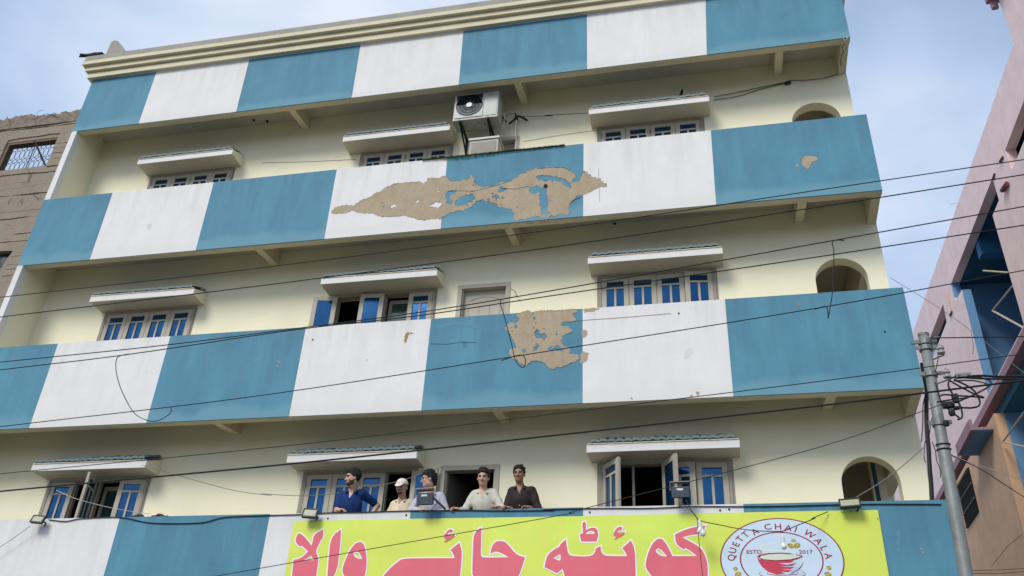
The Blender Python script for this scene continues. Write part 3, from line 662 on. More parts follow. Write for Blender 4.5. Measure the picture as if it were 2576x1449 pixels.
# roof-level window grille: rings and bars of iron
gr = MB().box(hx0, hx1, YO + .06, YO + .2, hz1 - .06, hz1 - .001).box(hx0, hx0 + .06, YO + .06, YO + .2, hz0, hz1 - .06)
gr = gr.build('grille_frame', 'wood_brown', OLD)
gb = MB(); gy = YO + .08; cols = 10; cw = (hx1 - hx0 - .1) / cols; xs = hx0 + .07
zr = [hz0 + .06, hz0 + .20, hz0 + .27, hz0 + .34, hz0 + .55, hz0 + .62, hz0 + .70]
for i in range(cols):
    cx = xs + cw * (i + .5)
    for cz, rz in ((hz0 + .1, .10), (hz0 + .25, .045), (hz0 + .42, .12), (hz0 + .58, .045), (hz0 + .67, .045)):
        pts = [(cx + cw * .47 * math.cos(t), gy, cz + rz * math.sin(t)) for t in np.linspace(0, 2 * math.pi, 13)]
        gb.tube(pts, .0055, 4, False)
tag(gb.build('grille_ring', 'iron_black', gr), kind='stuff')
xm = hx0 + .72; MB().tube([(xm, gy, hz0), (xm, gy, hz1 - .06)], .010, 5).build('grille_bar', 'iron_black', gr)
MB().tube([(hx0, gy, hz0 + .01), (hx1, gy, hz0 + .01)], .012, 5).build('grille_bar', 'iron_black', gr)
MB().tube([(hx1 - .01, gy, hz0), (hx1 - .01, gy, hz1)], .012, 5).build('grille_bar', 'iron_black', gr)
MB().tube([(xm - .02, YO + .05, hz1 - .05), (hx1 - .05, YO + .05, hz0 + .02)], .022, 5).build('leaning_rod', 'iron_black', gr)
cv_ = []; nn_ = 9
for j in range(nn_ + 1):
    for i in range(nn_ + 1):
        cv_.append((lx1 - 1.15 + 1.14 * i / nn_, YO + .10 + .05 * rg.random(), lz1 - .99 + .98 * j / nn_))
mk('plastic_sheet', cv_, [(j * (nn_ + 1) + i, j * (nn_ + 1) + i + 1, (j + 1) * (nn_ + 1) + i + 1, (j + 1) * (nn_ + 1) + i) for j in range(nn_) for i in range(nn_)], 'fan_dark', OLD)
MB().box(-20, -10.7, 3.0, 3.2, 0, 12.4).box(-20, -19.8, .75, 2.99, 0, 12.4).box(-19.79, -10.7, .75, 2.99, 12.2, 12.4).build('rear_block', 'raw_concrete', OLD)

# ================================================================== pink and blue building on the right
PB = empty('pink_building', (10, 7, 0)); tag(PB, 'tall pink building with deep blue recesses along the lane on the right', 'building')
X1 = 8.5                                # the lane between the buildings is 4 m wide
out = [(-2.23, 11.59), (-2.23, 18.25), (-3.46, 18.25), (-3.46, 16.49), (-6.22, 16.57), (-9.21, 16.68), (-15.18, 16.88), (-27.71, 17.11), (-27.71, 11.59)]   # a = -y
hA = [(-6.57, 15.38), (-6.57, 14.73), (-7.19, 14.75), (-7.19, 11.82), (-10.69, 11.82), (-10.7, 14.88), (-11.46, 14.98), (-11.48, 15.55)]
hB = [(-12.62, 15.59), (-12.69, 15.03), (-15.11, 15.08), (-14.9, 15.67)]
hC = [(-3.23, 15.22), (-5.45, 15.26), (-5.45, 14.68), (-4.91, 14.65), (-3.23, 14.61)]
MB().prism([out, hA, hB, hC], YZ, X1, X1 + .22).build('upper_facade', 'pink_paint', PB)
def jamb(y0, za, zb):
    MB().box(X1 + .001, X1 + .218, y0 - .016, y0, za, zb).build('opening_jamb', 'soft_blue', PB)
jamb(10.686, 11.83, 14.86); jamb(11.480, 14.98, 15.53); jamb(14.900, 15.08, 15.65)
Y0, Y9, ZF, ZT = 2.23, 27.7, 11.59, 15.62
MB().box(X1 + .221, 13.5, Y0, Y9, ZF - .28, ZF - .005).build('overhang_slab', 'deep_blue', PB)
MB().box(X1 - .015, X1 + .22, Y0, Y9, ZF - .03, 11.77).build('slab_edge', 'mauve_paint', PB)
MB().box(X1 + .221, 13.5, Y0, Y9, ZT, ZT + .35).build('roof_slab', 'deep_blue', PB)
MB().box(10.6, 10.8, Y0, Y9, ZF, ZT).build('recess_wall', 'shop_blue', PB)
MB().box(X1 + .221, 10.59, 11.7, 11.90, ZF, ZT).build('cross_wall', 'soft_blue', PB)
MB().box(X1 + .221, 10.59, 6.29, 6.49, ZF, ZT).build('cross_wall', 'soft_blue', PB)
MB().box(X1 + .221, 10.59, 9.21, 9.49, ZT - .6, ZT - .001).build('cross_beam', 'shop_blue', PB)
kd = [tuple(PX(r4(*p), 10.59)[1:]) for p in ((915, 430), (795, 690), (885, 1060), (1000, 1050), (1060, 870))]
MB().prism([[(-y, z_) for y, z_ in kd]], YZ, 10.56, 10.595).build('dark_window', 'black_void', PB)
kd = [tuple(PX(r4(*p), 10.59)[1:]) for p in ((1110, 0), (1095, 290), (1150, 420), (1200, 640), (1300, 620), (1300, 0))]
MB().prism([[(-y, z_) for y, z_ in kd]], YZ, 10.55, 10.595).build('dark_window', 'black_void', PB)
MB().box(X1 + .02, X1 + .25, 10.69, Y9, 0, ZF - .281).build('side_wall', 'peach_paint', PB)
MB().box(X1 + .251, 14, 10.69, 10.94, 8.64, ZF - .281).build('front_wall', 'soft_blue', PB)
MB().box(X1 + .251, 14, 10.693, 10.94, 0, 8.638).build('front_wall', 'shop_blue', PB)
MB().box(13.5, 13.7, Y0, Y9, 0, 17).build('far_wall', 'pink_paint', PB)
MB().box(X1 + .221, 13.5, Y0, Y0 + .2, ZF, 18.25).build('street_wall', 'pink_paint', PB)
MB().box(X1 - .2, X1 + .4, Y0 - .07, 3.63, 17.91, 18.17).build('parapet_coping', 'mauve_paint', PB)
MB().box(X1 - .14, X1 - .013, 3.51, 3.6, 17.68, 17.91).build('parapet_coping', 'mauve_paint', PB)
# shade box over the side window
MB().box(X1 - .5, X1 + .019, 10.99, 12.69, 11.02, 11.09).box(X1 - .5, X1 - .43, 10.99, 12.69, 11.091, 11.3).build('window_shade', 'mauve_paint', PB)
MB().box(X1 - .42, X1 + .018, 11.01, 12.67, 11.000, 11.019).build('shade_soffit', 'soft_blue', PB)
wy0, wy1, wz0, wz1 = 13.83, 15.33, 9.88, 11.13
wn = MB().box(X1 + .010, X1 + .0195, wy0, wy1, wz0, wz1).build('side_window', 'black_void', PB)
for i in range(9):
    y = wy0 + .07 + i * (wy1 - wy0 - .14) / 8; MB().tube([(X1 - .02, y, wz0 + .01), (X1 - .02, y, wz1 - .01)], .011, 4).build('bar', 'iron_black', wn)
for t in (.02, .32, .64, .98): MB().tube([(X1 - .03, wy0, wz0 + t * (wz1 - wz0)), (X1 - .03, wy1, wz0 + t * (wz1 - wz0))], .014, 4).build('bar', 'iron_black' if t in (.02, .98) else 'metal_wire', wn)
def pxs(fn_, pts, r, nm, mt, X=X1 - .02): return MB().tube([PX(fn_(*p), X) for p in pts], r, 6).build(nm, mt, PB)
pxs(r3, [(1075, 288), (1025, 362)], 0.057, 'water_spout', 'maroon_pipe', X1 - .05)
pxs(r3, [(1030, 0), (1000, 50)], 0.030, 'water_spout', 'maroon_pipe')
pxs(r3, [(940, 180), (922, 240)], 0.024, 'water_spout', 'maroon_pipe')
pxs(r4, [(478, 350), (458, 395)], 0.030, 'water_spout', 'maroon_pipe')
pxs(r4, [(420, 150), (448, 240), (472, 345)], 0.016, 'downpipe', 'peach_paint')
pxs(r4, [(685, 560), (700, 640), (712, 720), (705, 810)], .007, 'crack', 'maroon_pipe', X1 - .004)
pxs(r4, [(920, 340), (1140, 70)], 0.022, 'bamboo_stay', 'bamboo', X1 + .04)
pxs(r4, [(920, 340), (1290, 545)], 0.024, 'bamboo_stay', 'bamboo', X1 + .04)
pxs(r3, [(820, 1230), (1095, 1250)], 0.022, 'bamboo_stay', 'bamboo', X1 + .03)
pxs(r5, [(790, 335), (990, 60)], 0.022, 'bamboo_stay', 'bamboo', X1 + .02)
pxs(r5, [(790, 335), (1010, 385)], 0.019, 'bamboo_stay', 'bamboo', X1 + .02)
pxs(r5, [(700, 1360), (830, 1200), (950, 1100)], .004, 'crack', 'mauve_paint', X1 + .017)
pxs(r3, [(415, 465), (460, 512), (535, 498)], .006, 'twig', 'bamboo', X1 - .02)

# ================================================================== wall things on the main building
# air conditioner
AC = empty('air_conditioner', (-2.07, .42, 12.99)); tag(AC, 'white outdoor air conditioner unit on black brackets under the top balcony', 'air conditioner')
x0, x1, y0, y1, z0, z1 = -2.505, -1.665, .25, .57, 13.0, 13.64
MB().box(x0, x1, y0, y1, z0 + .02, z1).build('casing', 'ac_white', AC)
MB().box(x0 - .006, x1 + .006, y0 - .004, y1 + .006, z0, z0 + .0195).build('base_pan', 'ac_base', AC)
fx, fz, fr_ = x0 + .295, z0 + .34, .255
gb = MB().box(x0 + .03, x0 + .56, y0 - .014, y0 - .0005, z0 + .05, z1 - .02); gb.build('grille_panel', 'ac_white', AC)
dk = MB().lathe((fx, y0 - .018, fz), [(fr_, 0), (fr_, .0035)], 32, (0, 1, 0)); dk.box(x0 + .045, x0 + .545, y0 - .018, y0 - .0145, fz + .02, z1 - .035)  # round fan opening, plus a dark box painting shade on the upper grille
dk.build('fan_opening_and_shade', 'fan_dark', AC)
gw = MB()
for k in range(30):
    a = 2 * math.pi * k / 30
    pts = []
    for t in np.linspace(.18, .98, 6):
        aa = a + .75 * t; pts.append((fx + fr_ * t * math.cos(aa), y0 - .026, fz + fr_ * t * math.sin(aa)))
    gw.tube(pts, .0035, 4)
for rr in (.45, .72, .99): gw.tube([(fx + fr_ * rr * math.cos(t), y0 - .026, fz + fr_ * rr * math.sin(t)) for t in np.linspace(0, 2 * math.pi, 33)], .0035, 4, False)
tag(gw.build('fan_guard', 'fan_wire', AC), kind='stuff')
MB().lathe((fx, y0 - .034, fz), [(.055, 0), (.06, .006), (.06, .012)], 20, (0, 1, 0)).build('fan_hub', 'white_plastic', AC)
MB().box(x0 + .58, x1 - .02, y0 - .008, y0 - .0005, z0 + .05, z1 - .03).build('service_panel', 'ac_white', AC)
MB().box(x0 + .63, x1 - .07, y0 - .012, y0 - .0085, z1 - .10, z1 - .075).build('handle', 'frame_shadow', AC)
for bxx in (x0 + .12, x1 - .19):
    MB().box(bxx, bxx + .035, .22, D - .001, z0 - .05, z0 - .008).build('bracket', 'iron_black', AC)
    MB().box(bxx, bxx + .035, D - .04, D - .001, z0 - .36, z0 - .051).build('bracket', 'iron_black', AC)
    MB().tube([(bxx + .017, .27, z0 - .04), (bxx + .017, D - .03, z0 - .33)], .017, 5).build('bracket', 'iron_black', AC)
for p in ((590, 960), (745, 940), (690, 1000), (905, 965), (640, 1090), (475, 975)):
    q = at(*ac_(*p), 2, z0 - .002); MB().lathe((q[0], q[1], z0 - .004), [(.011, 0), (.011, .0035)], 8).build('drain_hole', 'black_void', AC)
acp = lambda pts, Y, r, mt, nm: MB().tube(cat_rom([PY(ac_(*p), Y) for p in pts], 6), r, 6).build(nm, mt, AC)
acp([(1310, 880), (1340, 720), (1450, 680), (1560, 720), (1620, 820), (1600, 1000), (1600, 1250)], .72, .012, 'white_plastic', 'refrigerant_pipe')
acp([(1290, 500), (1300, 650), (1350, 800), (1340, 950), (1300, 1050)], .6, .009, 'white_plastic', 'refrigerant_pipe')
acp([(1450, 960), (1560, 870), (1640, 790), (1740, 810), (1860, 885)], .70, .02, 'iron_black', 'pipe_tape')
acp([(1590, 725), (1610, 800), (1640, 850)], .69, .018, 'iron_black', 'pipe_tape')
acp([(1310, 820), (1350, 850), (1380, 920), (1340, 880)], .62, .018, 'iron_black', 'pipe_tape')
cc = PY(ac_(1165, 1250), .74); MB().tube([(cc[0] + .095 * math.cos(t), .74 - .002 * t, cc[2] + .07 * math.sin(t)) for t in np.linspace(0, 12.0, 40)], .006, 5).build('coiled_tube', 'white_plastic', AC)

def cable(name, pts, r, mt, label, cat='cable', group=None, n=6):
    o = MB().tube(cat_rom(pts, n), r, 6).build(name, mt); return tag(o, label, cat, group)
P_ = lambda fn_, Y, *pts: [PY(fn_(*p), Y) for p in pts]
cable('wall_cable', P_(a2, .74, (2310, 1030), (2574, 1025)) + P_(a3, .7, (200, 1020)) + P_(a3, .43, (585, 1000)), .006, 'wire_black', 'black cable running from the air conditioner to the right sunshade')
cable('wall_cable', P_(a3, .78, (1685, 885), (1900, 850), (2110, 785), (2310, 735)), .006, 'wire_black', 'lower black cable looping right from the top right sunshade')
cable('wall_cable', P_(a3, .77, (1685, 857), (1900, 815), (2110, 770), (2310, 730)) + P_(a4, .77, (510, 712), (650, 708), (800, 690), (930, 655)), .007, 'wire_black', 'black cable from the top right sunshade to the end bracket')
q = PY(a3(2335, 733), .76); tag(MB().obox(q, (1, 0, .25), (0, 1, 0), (-.25, 0, 1), .05, .025, .02).build('cable_junction', 'lamp_black'), 'small black junction box on the cable by the top arch', 'junction box')
cable('wall_cable', P_(a2, .795, (0, 1440), (400, 1430), (835, 1410)), .003, 'wire_grey', 'thin grey cable along the wall left of the top middle window')
cable('wall_cable', P_(a3, .795, (0, 1252), (300, 1200), (650, 1150), (690, 1140)), .003, 'wire_grey', 'thin grey cable along the wall left of the top right window')
cable('conduit', P_(a2, .785, (2252, 1060), (2252, 1200), (2248, 1320)), .008, 'white_plastic', 'white conduit dropping beside the top floor door', 'conduit')
# white cooler box on the balcony outside the top door
q0 = PY(a2(1860, 1300), .36); q1 = PY(a2(2112, 1272), .36)
cb = MB().box(q0[0], q1[0], .2, .62, FL[3], q0[2]).build('cooler_box', 'frame_wood', origin=((q0[0] + q1[0]) / 2, .4, FL[3])); tag(cb, 'white plastic cooler standing before the top floor door', 'cooler')
MB().box(q0[0] - .02, q1[0] + .02, .18, .64, q0[2] + .001, q0[2] + .045).build('lid', 'ac_white', cb)
MB().box(q0[0] + .04, q1[0] - .04, .192, .199, FL[3] + .2, q0[2] - .06).build('vent', 'frame_shadow', cb)
# security camera at the end bracket
q = PY(a4(990, 372), .09); SC = empty('security_camera', (q[0], .1, q[2])); tag(SC, 'small white security camera under the top right balcony corner', 'camera')
MB().lathe((q[0], .0, q[2] + .0), [(.03, 0), (.037, .01), (.037, .11), (.02, .13)], 14, (.25, 1, .25)).build('housing', 'white_plastic', SC)
MB().lathe((q[0] - .003, -.008, q[2] - .003), [(.018, 0), (.02, .006)], 12, (.25, 1, .25)).build('lens', 'black_void', SC)
MB().tube([(q[0], .12, q[2] + .03), (q[0] - .02, .12, q[2] + .12)], .014, 6).build('mount', 'white_plastic', SC)
MB().tube(cat_rom(P_(a4, .12, (985, 390), (965, 410), (975, 450)) + P_(a4, .3, (958, 500)) + P_(a4, .6, (950, 580)), 5), .006, 5).build('lead', 'wire_black', SC)
# strip of artificial turf hung over the parapet
tz = BT[3]; tx0 = float(PY(a2(1425, 1416), 0)[0]); tx1 = float(PY(a3(365, 1272), 0)[0])
TF = empty('turf_strip', ((tx0 + tx1) / 2, .05, tz)); tag(TF, 'green artificial turf strip laid over the third floor parapet', 'turf strip')
MB().box(tx0, tx1, -.012, .2, tz + .003, tz + .014).build('backing', 'turf', TF)
V, F = [], []; rg = random.Random(5)
for i in range(9000):
    x = rg.uniform(tx0, tx1); edge = rg.random() < .45; y = -.014 if edge else rg.uniform(-.01, .2)
    drop = .05 * max(0, math.sin(x * 2.3)) + .04
    zb = tz + .012 - (rg.random() * drop if edge else 0); a = rg.uniform(0, 6.28); h = rg.uniform(.02, .045); ln = rg.uniform(-.012, .012)
    k = len(V); V += [(x - .003 * math.cos(a), y - .003 * math.sin(a), zb), (x + .003 * math.cos(a), y + .003 * math.sin(a), zb), (x + ln, y - (rg.uniform(.004, .02) if edge else ln), zb + (h if not edge else rg.uniform(-.02, .025)))]; F.append((k, k + 1, k + 2))
tag(mk('blades', V, F, 'turf', TF), kind='stuff')

# ================================================================== utility pole
PBASE = Vector((4.18, -1.0, 0)); PTOP = Vector((4.42, -1.0, 7.33))
UP = empty('utility_pole', PBASE); tag(UP, 'leaning grey steel utility pole with insulators at the right corner', 'pole')
pp = lambda t: PBASE.lerp(PTOP, t)
MB().tube([pp(0), pp(.55), pp(.56), pp(.8), pp(.81), pp(1)], [.083, .078, .072, .070, .063, .062], 18).build('shaft', 'pole_steel', UP, smooth=True)
MB().lathe(PTOP, [(.066, -.03), (.068, .0), (.04, .015)], 16, (PTOP - PBASE)).build('cap', 'clamp_steel', UP)
def pz(z_): return pp(z_ / 7.33)
def fromD(q):    # height on the pole from a pixel
    return PY(q, -1.05)[2]
for i, (q, ln) in enumerate(((b4(1690, 575), .0), (b4(1700, 625), .0), (b4(1735, 858), 0), (b4(1830, 1290), 0))):
    c = pz(fromD(q)); MB().lathe(c, [(.074, -.03), (.08, -.03), (.08, .03), (.074, .03)], 16, (PTOP - PBASE)).build('clamp', 'clamp_steel', UP)
    for sx in (1, -1): MB().box(c.x + sx * .1 - .03, c.x + sx * .1 + .03, c.y - .05, c.y - .035, c.z - .025, c.z + .025).build('clamp_lug', 'clamp_steel', UP)
for q, zo in ((b4(1838, 655), .05), (b4(1890, 868), .05)):
    c = Vector(PY(q, -1.15)); pc = pz(c.z)
    for dz in (-.062, .062): MB().tube([(pc.x + .05, -1.04, c.z + dz), (c.x + .03, c.y, c.z + dz)], .009, 5).build('insulator_arm', 'clamp_steel', UP)
    MB().tube([(c.x, c.y, c.z - .085), (c.x, c.y, c.z + .085)], .008, 6).build('insulator_pin', 'clamp_steel', UP)
    MB().lathe(c, [(.02, -.045), (.044, -.04), (.046, -.02), (.025, -.006), (.025, .006), (.046, .02), (.044, .04), (.02, .045)], 16).build('insulator', 'porcelain', UP)
pc = pz(fromD(b4(1690, 560)))
MB().tube([PY(b4(1745, 560), -1.08), PY(b4(1790, 545), -1.1), PY(b4(1830, 540), -1.1)], [.012, .02, .01], 6).build('wire_grip', 'clamp_steel', UP)
MB().box(pc.x - .16, pc.x - .075, -1.03, -1.0, pc.z - .035, pc.z - .01).build('clamp_lug', 'clamp_steel', UP)
for q in (b8(1855, 275), b8(1865, 318)):
    c = pz(fromD(q)); MB().tube([(c.x + .078 * math.cos(t), c.y + .078 * math.sin(t), c.z + .01 * math.sin(t)) for t in np.linspace(0, 2 * math.pi, 20)], .007, 5, False).build('wire_tie', 'wire_black', UP)
c = pz(fromD(b4(1835, 1300))); MB().lathe(PY(b4(1885, 1300), -1.12), [(.0, -.035), (.032, -.03), (.035, .0), (.028, .03), (0, .035)], 12).build('pole_bolt', 'lamp_black', UP)
# black bundle of service cables down beside the building edge
def bund(nm, pts, r, lab, Y=.3, mt='wire_black'): return cable(nm, [PY(f_(*p), Y) for f_, p in pts], r, mt, lab)
bund('cable_bundle', [(b4, (1672, 770)), (b4, (1690, 880)), (b4, (1712, 1000)), (b4, (1710, 1150)), (b4, (1712, 1300)), (b4, (1722, 1449)), (b8, (1728, 300)), (b8, (1740, 500)), (b8, (1752, 640)), (b8, (1760, 780)), (b8, (1790, 1100))], .03, 'thick black cable bundle hanging down behind the utility pole')
bund('service_cable', [(b4, (1700, 1050)), (b4, (1680, 1150)), (b4, (1678, 1300)), (b4, (1668, 1449)), (b8, (1665, 260))], .007, 'thin black cable hanging left of the thick bundle')
bund('service_cable', [(b4, (1745, 1060)), (b4, (1768, 1200)), (b4, (1750, 1300)), (b4, (1735, 1400)), (b8, (1700, 260)), (b8, (1690, 380)), (b8, (1702, 450))], .006, 'thin black cable curling around the thick bundle')
bund('service_cable', [(b8, (1760, 260)), (b8, (1790, 340)), (b8, (1800, 420)), (b8, (1830, 500)), (b8, (1835, 580))], .006, 'short black cable looping between the bundle and the pole')
bund('service_cable', [(b4, (1790, 940)), (b4, (1830, 1080)), (b4, (1870, 1150)), (b4, (1900, 1160))], .008, 'black drop cable leaving the pole toward the connector knot', -1.15)
# tangle of cables right of the pole
tg = lambda pts, r, lab, nm='looped_cable': bund(nm, [(r4, p) for p in pts], r, lab, -1.3)
tg([(1270, 1050), (1000, 1055), (820, 1045), (690, 1048)], .014, 'black cable leading right from the pole connector block', 'service_cable')
tg([(1270, 1085), (1050, 1080), (850, 1078), (690, 1070), (520, 1060), (460, 1080), (440, 1140), (460, 1200), (520, 1290), (570, 1370), (590, 1449), (585, 1500), (540, 1520)], .011, 'large cable loop bending down beside the utility pole')
tg([(500, 1085), (620, 1140), (700, 1190), (750, 1250), (780, 1320), (770, 1370), (700, 1392), (640, 1392), (540, 1390)], .011, 'cable loop ending at the lower connector')
tg([(450, 1095), (600, 1180), (740, 1250), (825, 1282), (700, 1270), (560, 1262), (400, 1250), (340, 1270)], .010, 'cable doubled back in a sharp bend beside the pole')
tg([(700, 1050), (850, 1080), (900, 1115), (880, 1160), (760, 1230), (640, 1285), (520, 1335)], .010, 'cable sweeping from the connector block down to the knot')
tg([(500, 1100), (640, 1095), (760, 1105), (880, 1140)], .008, 'thin cable passing under the connector block', 'service_cable')
tg([(320, 1330), (400, 1315), (500, 1300), (650, 1280), (750, 1240)], .009, 'cable running from the pole through the knot', 'service_cable')
tg([(400, 1370), (470, 1430), (560, 1500)], .010, 'short cut cable end below the connector knot', 'service_cable')
tg([(325, 790), (330, 850), (318, 920), (300, 1000)], .006, 'twisted jumper wire between the two insulators', 'jumper_wire')
for nm, q, hs, lab in (('cable_connector', (600, 1045), (.085, .03, .022), 'grey connector block where cables leave the pole'), ('cable_connector', (515, 1290), (.03, .03, .05), 'black taped knot joining the looped cables'), ('cable_connector', (440, 1362), (.06, .04, .03), 'black splice box low on the cable tangle'), ('cable_connector', (530, 1395), (.03, .02, .018), 'small black connector at the end of a cable loop')):
    c = PY(r4(*q), -1.3); b = MB().obox(c, (.98, 0, .05), (0, 1, 0), (-.05, 0, .98), *hs)
    for k in (-.6, .6): b.lathe((c[0] + hs[0] * k, c[1] - hs[1], c[2]), [(.014, -.015), (.014, .0)], 8, (0, 1, 0))
    tag(b.build(nm, 'clamp_steel' if 'grey' in lab else 'lamp_black'), lab, 'connector')
c = PY(b4(1935, 1205), -1.3); tag(MB().lathe(c, [(.0, -.04), (.03, -.035), (.038, 0), (.03, .035), (0, .04)], 12).build('cable_connector', 'lamp_black'), 'round black connector hanging under the cable tangle', 'connector')

# ================================================================== overhead wires across the street front
def wire(pts, Ya, Yb, r, label, mt='wire_black', ext=(5, 3.5), nm='overhead_wire', cat='wire'):
    n = len(pts); P = [PY(p, Ya + (Yb - Ya) * p[0] / PW) for p in pts]
    r *= .85
    if ext[0]: d = P[0] - P[1]; P = [P[0] + d / np.linalg.norm(d) * ext[0]] + P
    if ext[1]: d = P[-1] - P[-2]; P = P + [P[-1] + d / np.linalg.norm(d) * ext[1]]
    return tag(MB().tube(cat_rom(P, 5), r, 6).build(nm, mt), label, cat)
wire([(0, 748), (658.6, 673.6), (1390, 577.7), (2049, 479.6), (2576, 401.4)], -2.0, -2.4, .0075, 'topmost overhead wire, crossing just under the third floor parapet')
wire([(0, 797.6), (658.6, 718.4), (1390, 621.8), (2049, 522.3), (2576, 439.3)], -2.0, -2.4, .0085, 'second overhead wire from the top, passing over the middle sunshades')
wire([(0, 911), (400, 870), (731.8, 828), (1060, 785), (1390, 730.8), (1844, 650), (2576, 519.4)], -2.0, -2.4, .008, 'third overhead wire from the top, with the pale drop loop by the arch')
wire([(0, 930.6), (320, 892), (731.8, 831), (1060, 793), (1390, 743.6), (2049, 647.4), (2576, 566.4)], -2.05, -2.45, .008, 'fourth overhead wire from the top, crossing the middle floor windows')
wire([(0, 1073.4), (658.6, 994.6), (1390, 881.5), (2049, 776.3), (2576, 680)], -2.0, -2.4, .007, 'fifth overhead wire, crossing the second floor parapet diagonally')
wire([(0, 1192), (731.8, 1120.3), (1390, 1041.5), (2049, 961), (2576, 890)], -2.0, -2.4, .006, 'sixth overhead wire, along the bottom of the second floor parapet')
wire([(0, 1236), (731.8, 1166.9), (1390, 1095.8), (2049, 1022.2), (2576, 956.8)], -2.0, -2.4, .0125, 'thick black bundled overhead cable above the lowest row of windows')
wire([(430, 1470), (658.6, 1428.8), (1390, 1300), (1467, 1280), (2049, 1128.5), (2313, 1037), (2372, 1016)], -1.6, -1.1, .0055, 'thin wire slanting up across the yellow banner to the pole', ext=(4, 0))
wire([(2338, 850), (2440, 849), (2576, 847)], -1.1, -1.2, .008, 'short level wire leaving the pole top to the right', ext=(0, 3.5))
wire([(2239.5, 698.5), (2400, 800), (2576, 938)], -.3, -1.3, .004, 'thin grey wire sloping down right from the building corner', 'wire_grey', ext=(0, 2))
wire([b5(1255, 467), b5(1560, 555), b5(2060, 690), b5(2400, 735), b6(0, 722), b6(370, 740), b6(700, 710), b6(1180, 620), b6(1560, 495), b6(1640, 470)], .36, .3, .006, 'sagging wire from the left sunshade to the open doorway', 'wire_grey', ext=(0, 0), nm='sagging_wire')
wire([b8(1090, 752), b8(1300, 625), b8(1500, 475), b8(1700, 300)], -.15, -.7, .007, 'wire from the right floodlight up to the cable bundle', 'wire_grey', ext=(0, 0), nm='lamp_wire')
wire([b5(270, 1005), b5(140, 1100), b5(0, 1195)], -.1, -.1, .005, 'thin wire dropping left from the leftmost floodlight', 'wire_grey', ext=(0, 1.5), nm='lamp_wire')
wire([b8(1915, 375), b8(2200, 510), b8(2480, 690)], -.9, -.9, .006, 'dark wire crossing the peach wall down to the right', ext=(0, 1.5), nm='lane_wire')
wire([b8(1915, 370), b8(2030, 420), b8(2150, 465), b8(2350, 530), b8(2574, 605)], -.9, -.9, .005, 'pale wire crossing the peach wall above the dark one', 'metal_wire', ext=(0, 1.5), nm='lane_wire')
wire([b8(2100, 1400), b8(2350, 1395), b8(2574, 1383)], -.9, -.9, .005, 'upper of two level wires low on the peach wall', 'tape_brown', ext=(0, 1), nm='lane_wire')
wire([b8(2100, 1425), b8(2350, 1425), b8(2574, 1410)], -.9, -.9, .005, 'lower of two level wires low on the peach wall', 'tape_brown', ext=(0, 1), nm='lane_wire')
wire([b5(500, 690), b5(640, 755), b5(870, 820), b5(1080, 865), b5(1330, 900)], .35, .35, .005, 'pale cord strung across the lowest left window', 'metal_wire', ext=(0, 0), nm='window_cord')
YW = lambda x: -2.0 - .4 * x / PW
def dropl(pts, r, label, mt='wire_black'):
    return tag(MB().tube(cat_rom([PY(p, YW(p[0]) - .03) for p in pts], 8), r, 6).build('drop_loop', mt), label, 'cable')
dropl([b1(1165, 686), b1(1085, 696), b1(1035, 725), b1(1025, 800), b1(1040, 900), b1(1085, 1030), b1(1180, 1200), b1(1290, 1270), b1(1380, 1280), b1(1470, 1240), b1(1513, 1200), b1(1512, 1160)], .0055, 'black cable loop hanging over the left white panel')
dropl([b2(2260, 178), b2(2140, 200), b2(2110, 230), b2(2150, 370), b2(2210, 600), b2(2240, 730), b2(2285, 795), b2(2320, 800), b2(2335, 750), b2(2310, 700), b2(2240, 705), b2(2120, 745)], .006, 'black cable loop hanging over the peeled middle panel')
dropl([a8(985, 838), a8(885, 848), a8(892, 950), a8(885, 1150), b4(880, 130), b4(862, 250), b4(842, 370), b4(838, 310), b4(815, 268), b4(720, 292)], .0065, 'black cable drop passing in front of the right arch')
tag(MB().tube(cat_rom([PY(p, .72) for p in (b2(2207, 112), b2(2240, 135), b2(2260, 175))], 5), .006, 5).build('door_wire', 'tape_brown'), 'short brown wire at the top corner of the middle floor door', 'cable')

# ================================================================== the yellow banner on the lowest parapet
BN = empty('shop_banner', (-.2, -.02, 4.6)); tag(BN, 'yellow shop banner with large red lettering and a round tea cup emblem', 'banner')
bx0, bx1, bz0, bz1 = -4.10, 3.705, 3.92, 5.432
nx, nz = 60, 12; V, F = [], []
for j in range(nz + 1):
    for i in range(nx + 1):
        u_, v_ = i / nx, j / nz; edge = min(u_, 1 - u_, v_ * .2, (1 - v_) * .2)
        V.append((bx0 + (bx1 - bx0) * u_, -.016 - min(1, edge * 30) * (.004 + .0015 * math.sin(u_ * 37 + v_ * 9) + .0015 * math.sin(u_ * 11 - v_ * 14)), bz0 + (bz1 - bz0) * v_ + .004 * math.sin(u_ * 9) * v_))
F = [(j * (nx + 1) + i, j * (nx + 1) + i + 1, (j + 1) * (nx + 1) + i + 1, (j + 1) * (nx + 1) + i) for j in range(nz) for i in range(nx)]
mk('banner_sheet', V, F, 'banner_yellow', BN, smooth=True)
fr = MB().box(bx0 + .02, bx1 - .02, -.011, -.001, bz1 - .05, bz1 - .02).build('batten', 'wood_brown', BN)
YB = -.0235
def PB_(fn_, pts): return [tuple(PY(fn_(*p), YB)[[0, 2]]) for p in pts]
def smooth_loop(l, it=1):
    for _ in range(it):
        o = []
        for i in range(len(l)):
            p, c, q = l[i - 1], l[i], l[(i + 1) % len(l)]
            v1 = (c[0] - p[0], c[1] - p[1]); v2 = (q[0] - c[0], q[1] - c[1]); n1 = math.hypot(*v1); n2 = math.hypot(*v2)
            cs = (v1[0] * v2[0] + v1[1] * v2[1]) / (n1 * n2 + 1e-9)
            if cs > .45 and min(n1, n2) > .012: o += [(c[0] * .75 + p[0] * .25, c[1] * .75 + p[1] * .25), (c[0] * .75 + q[0] * .25, c[1] * .75 + q[1] * .25)]
            else: o.append(c)
        l = o
    return l
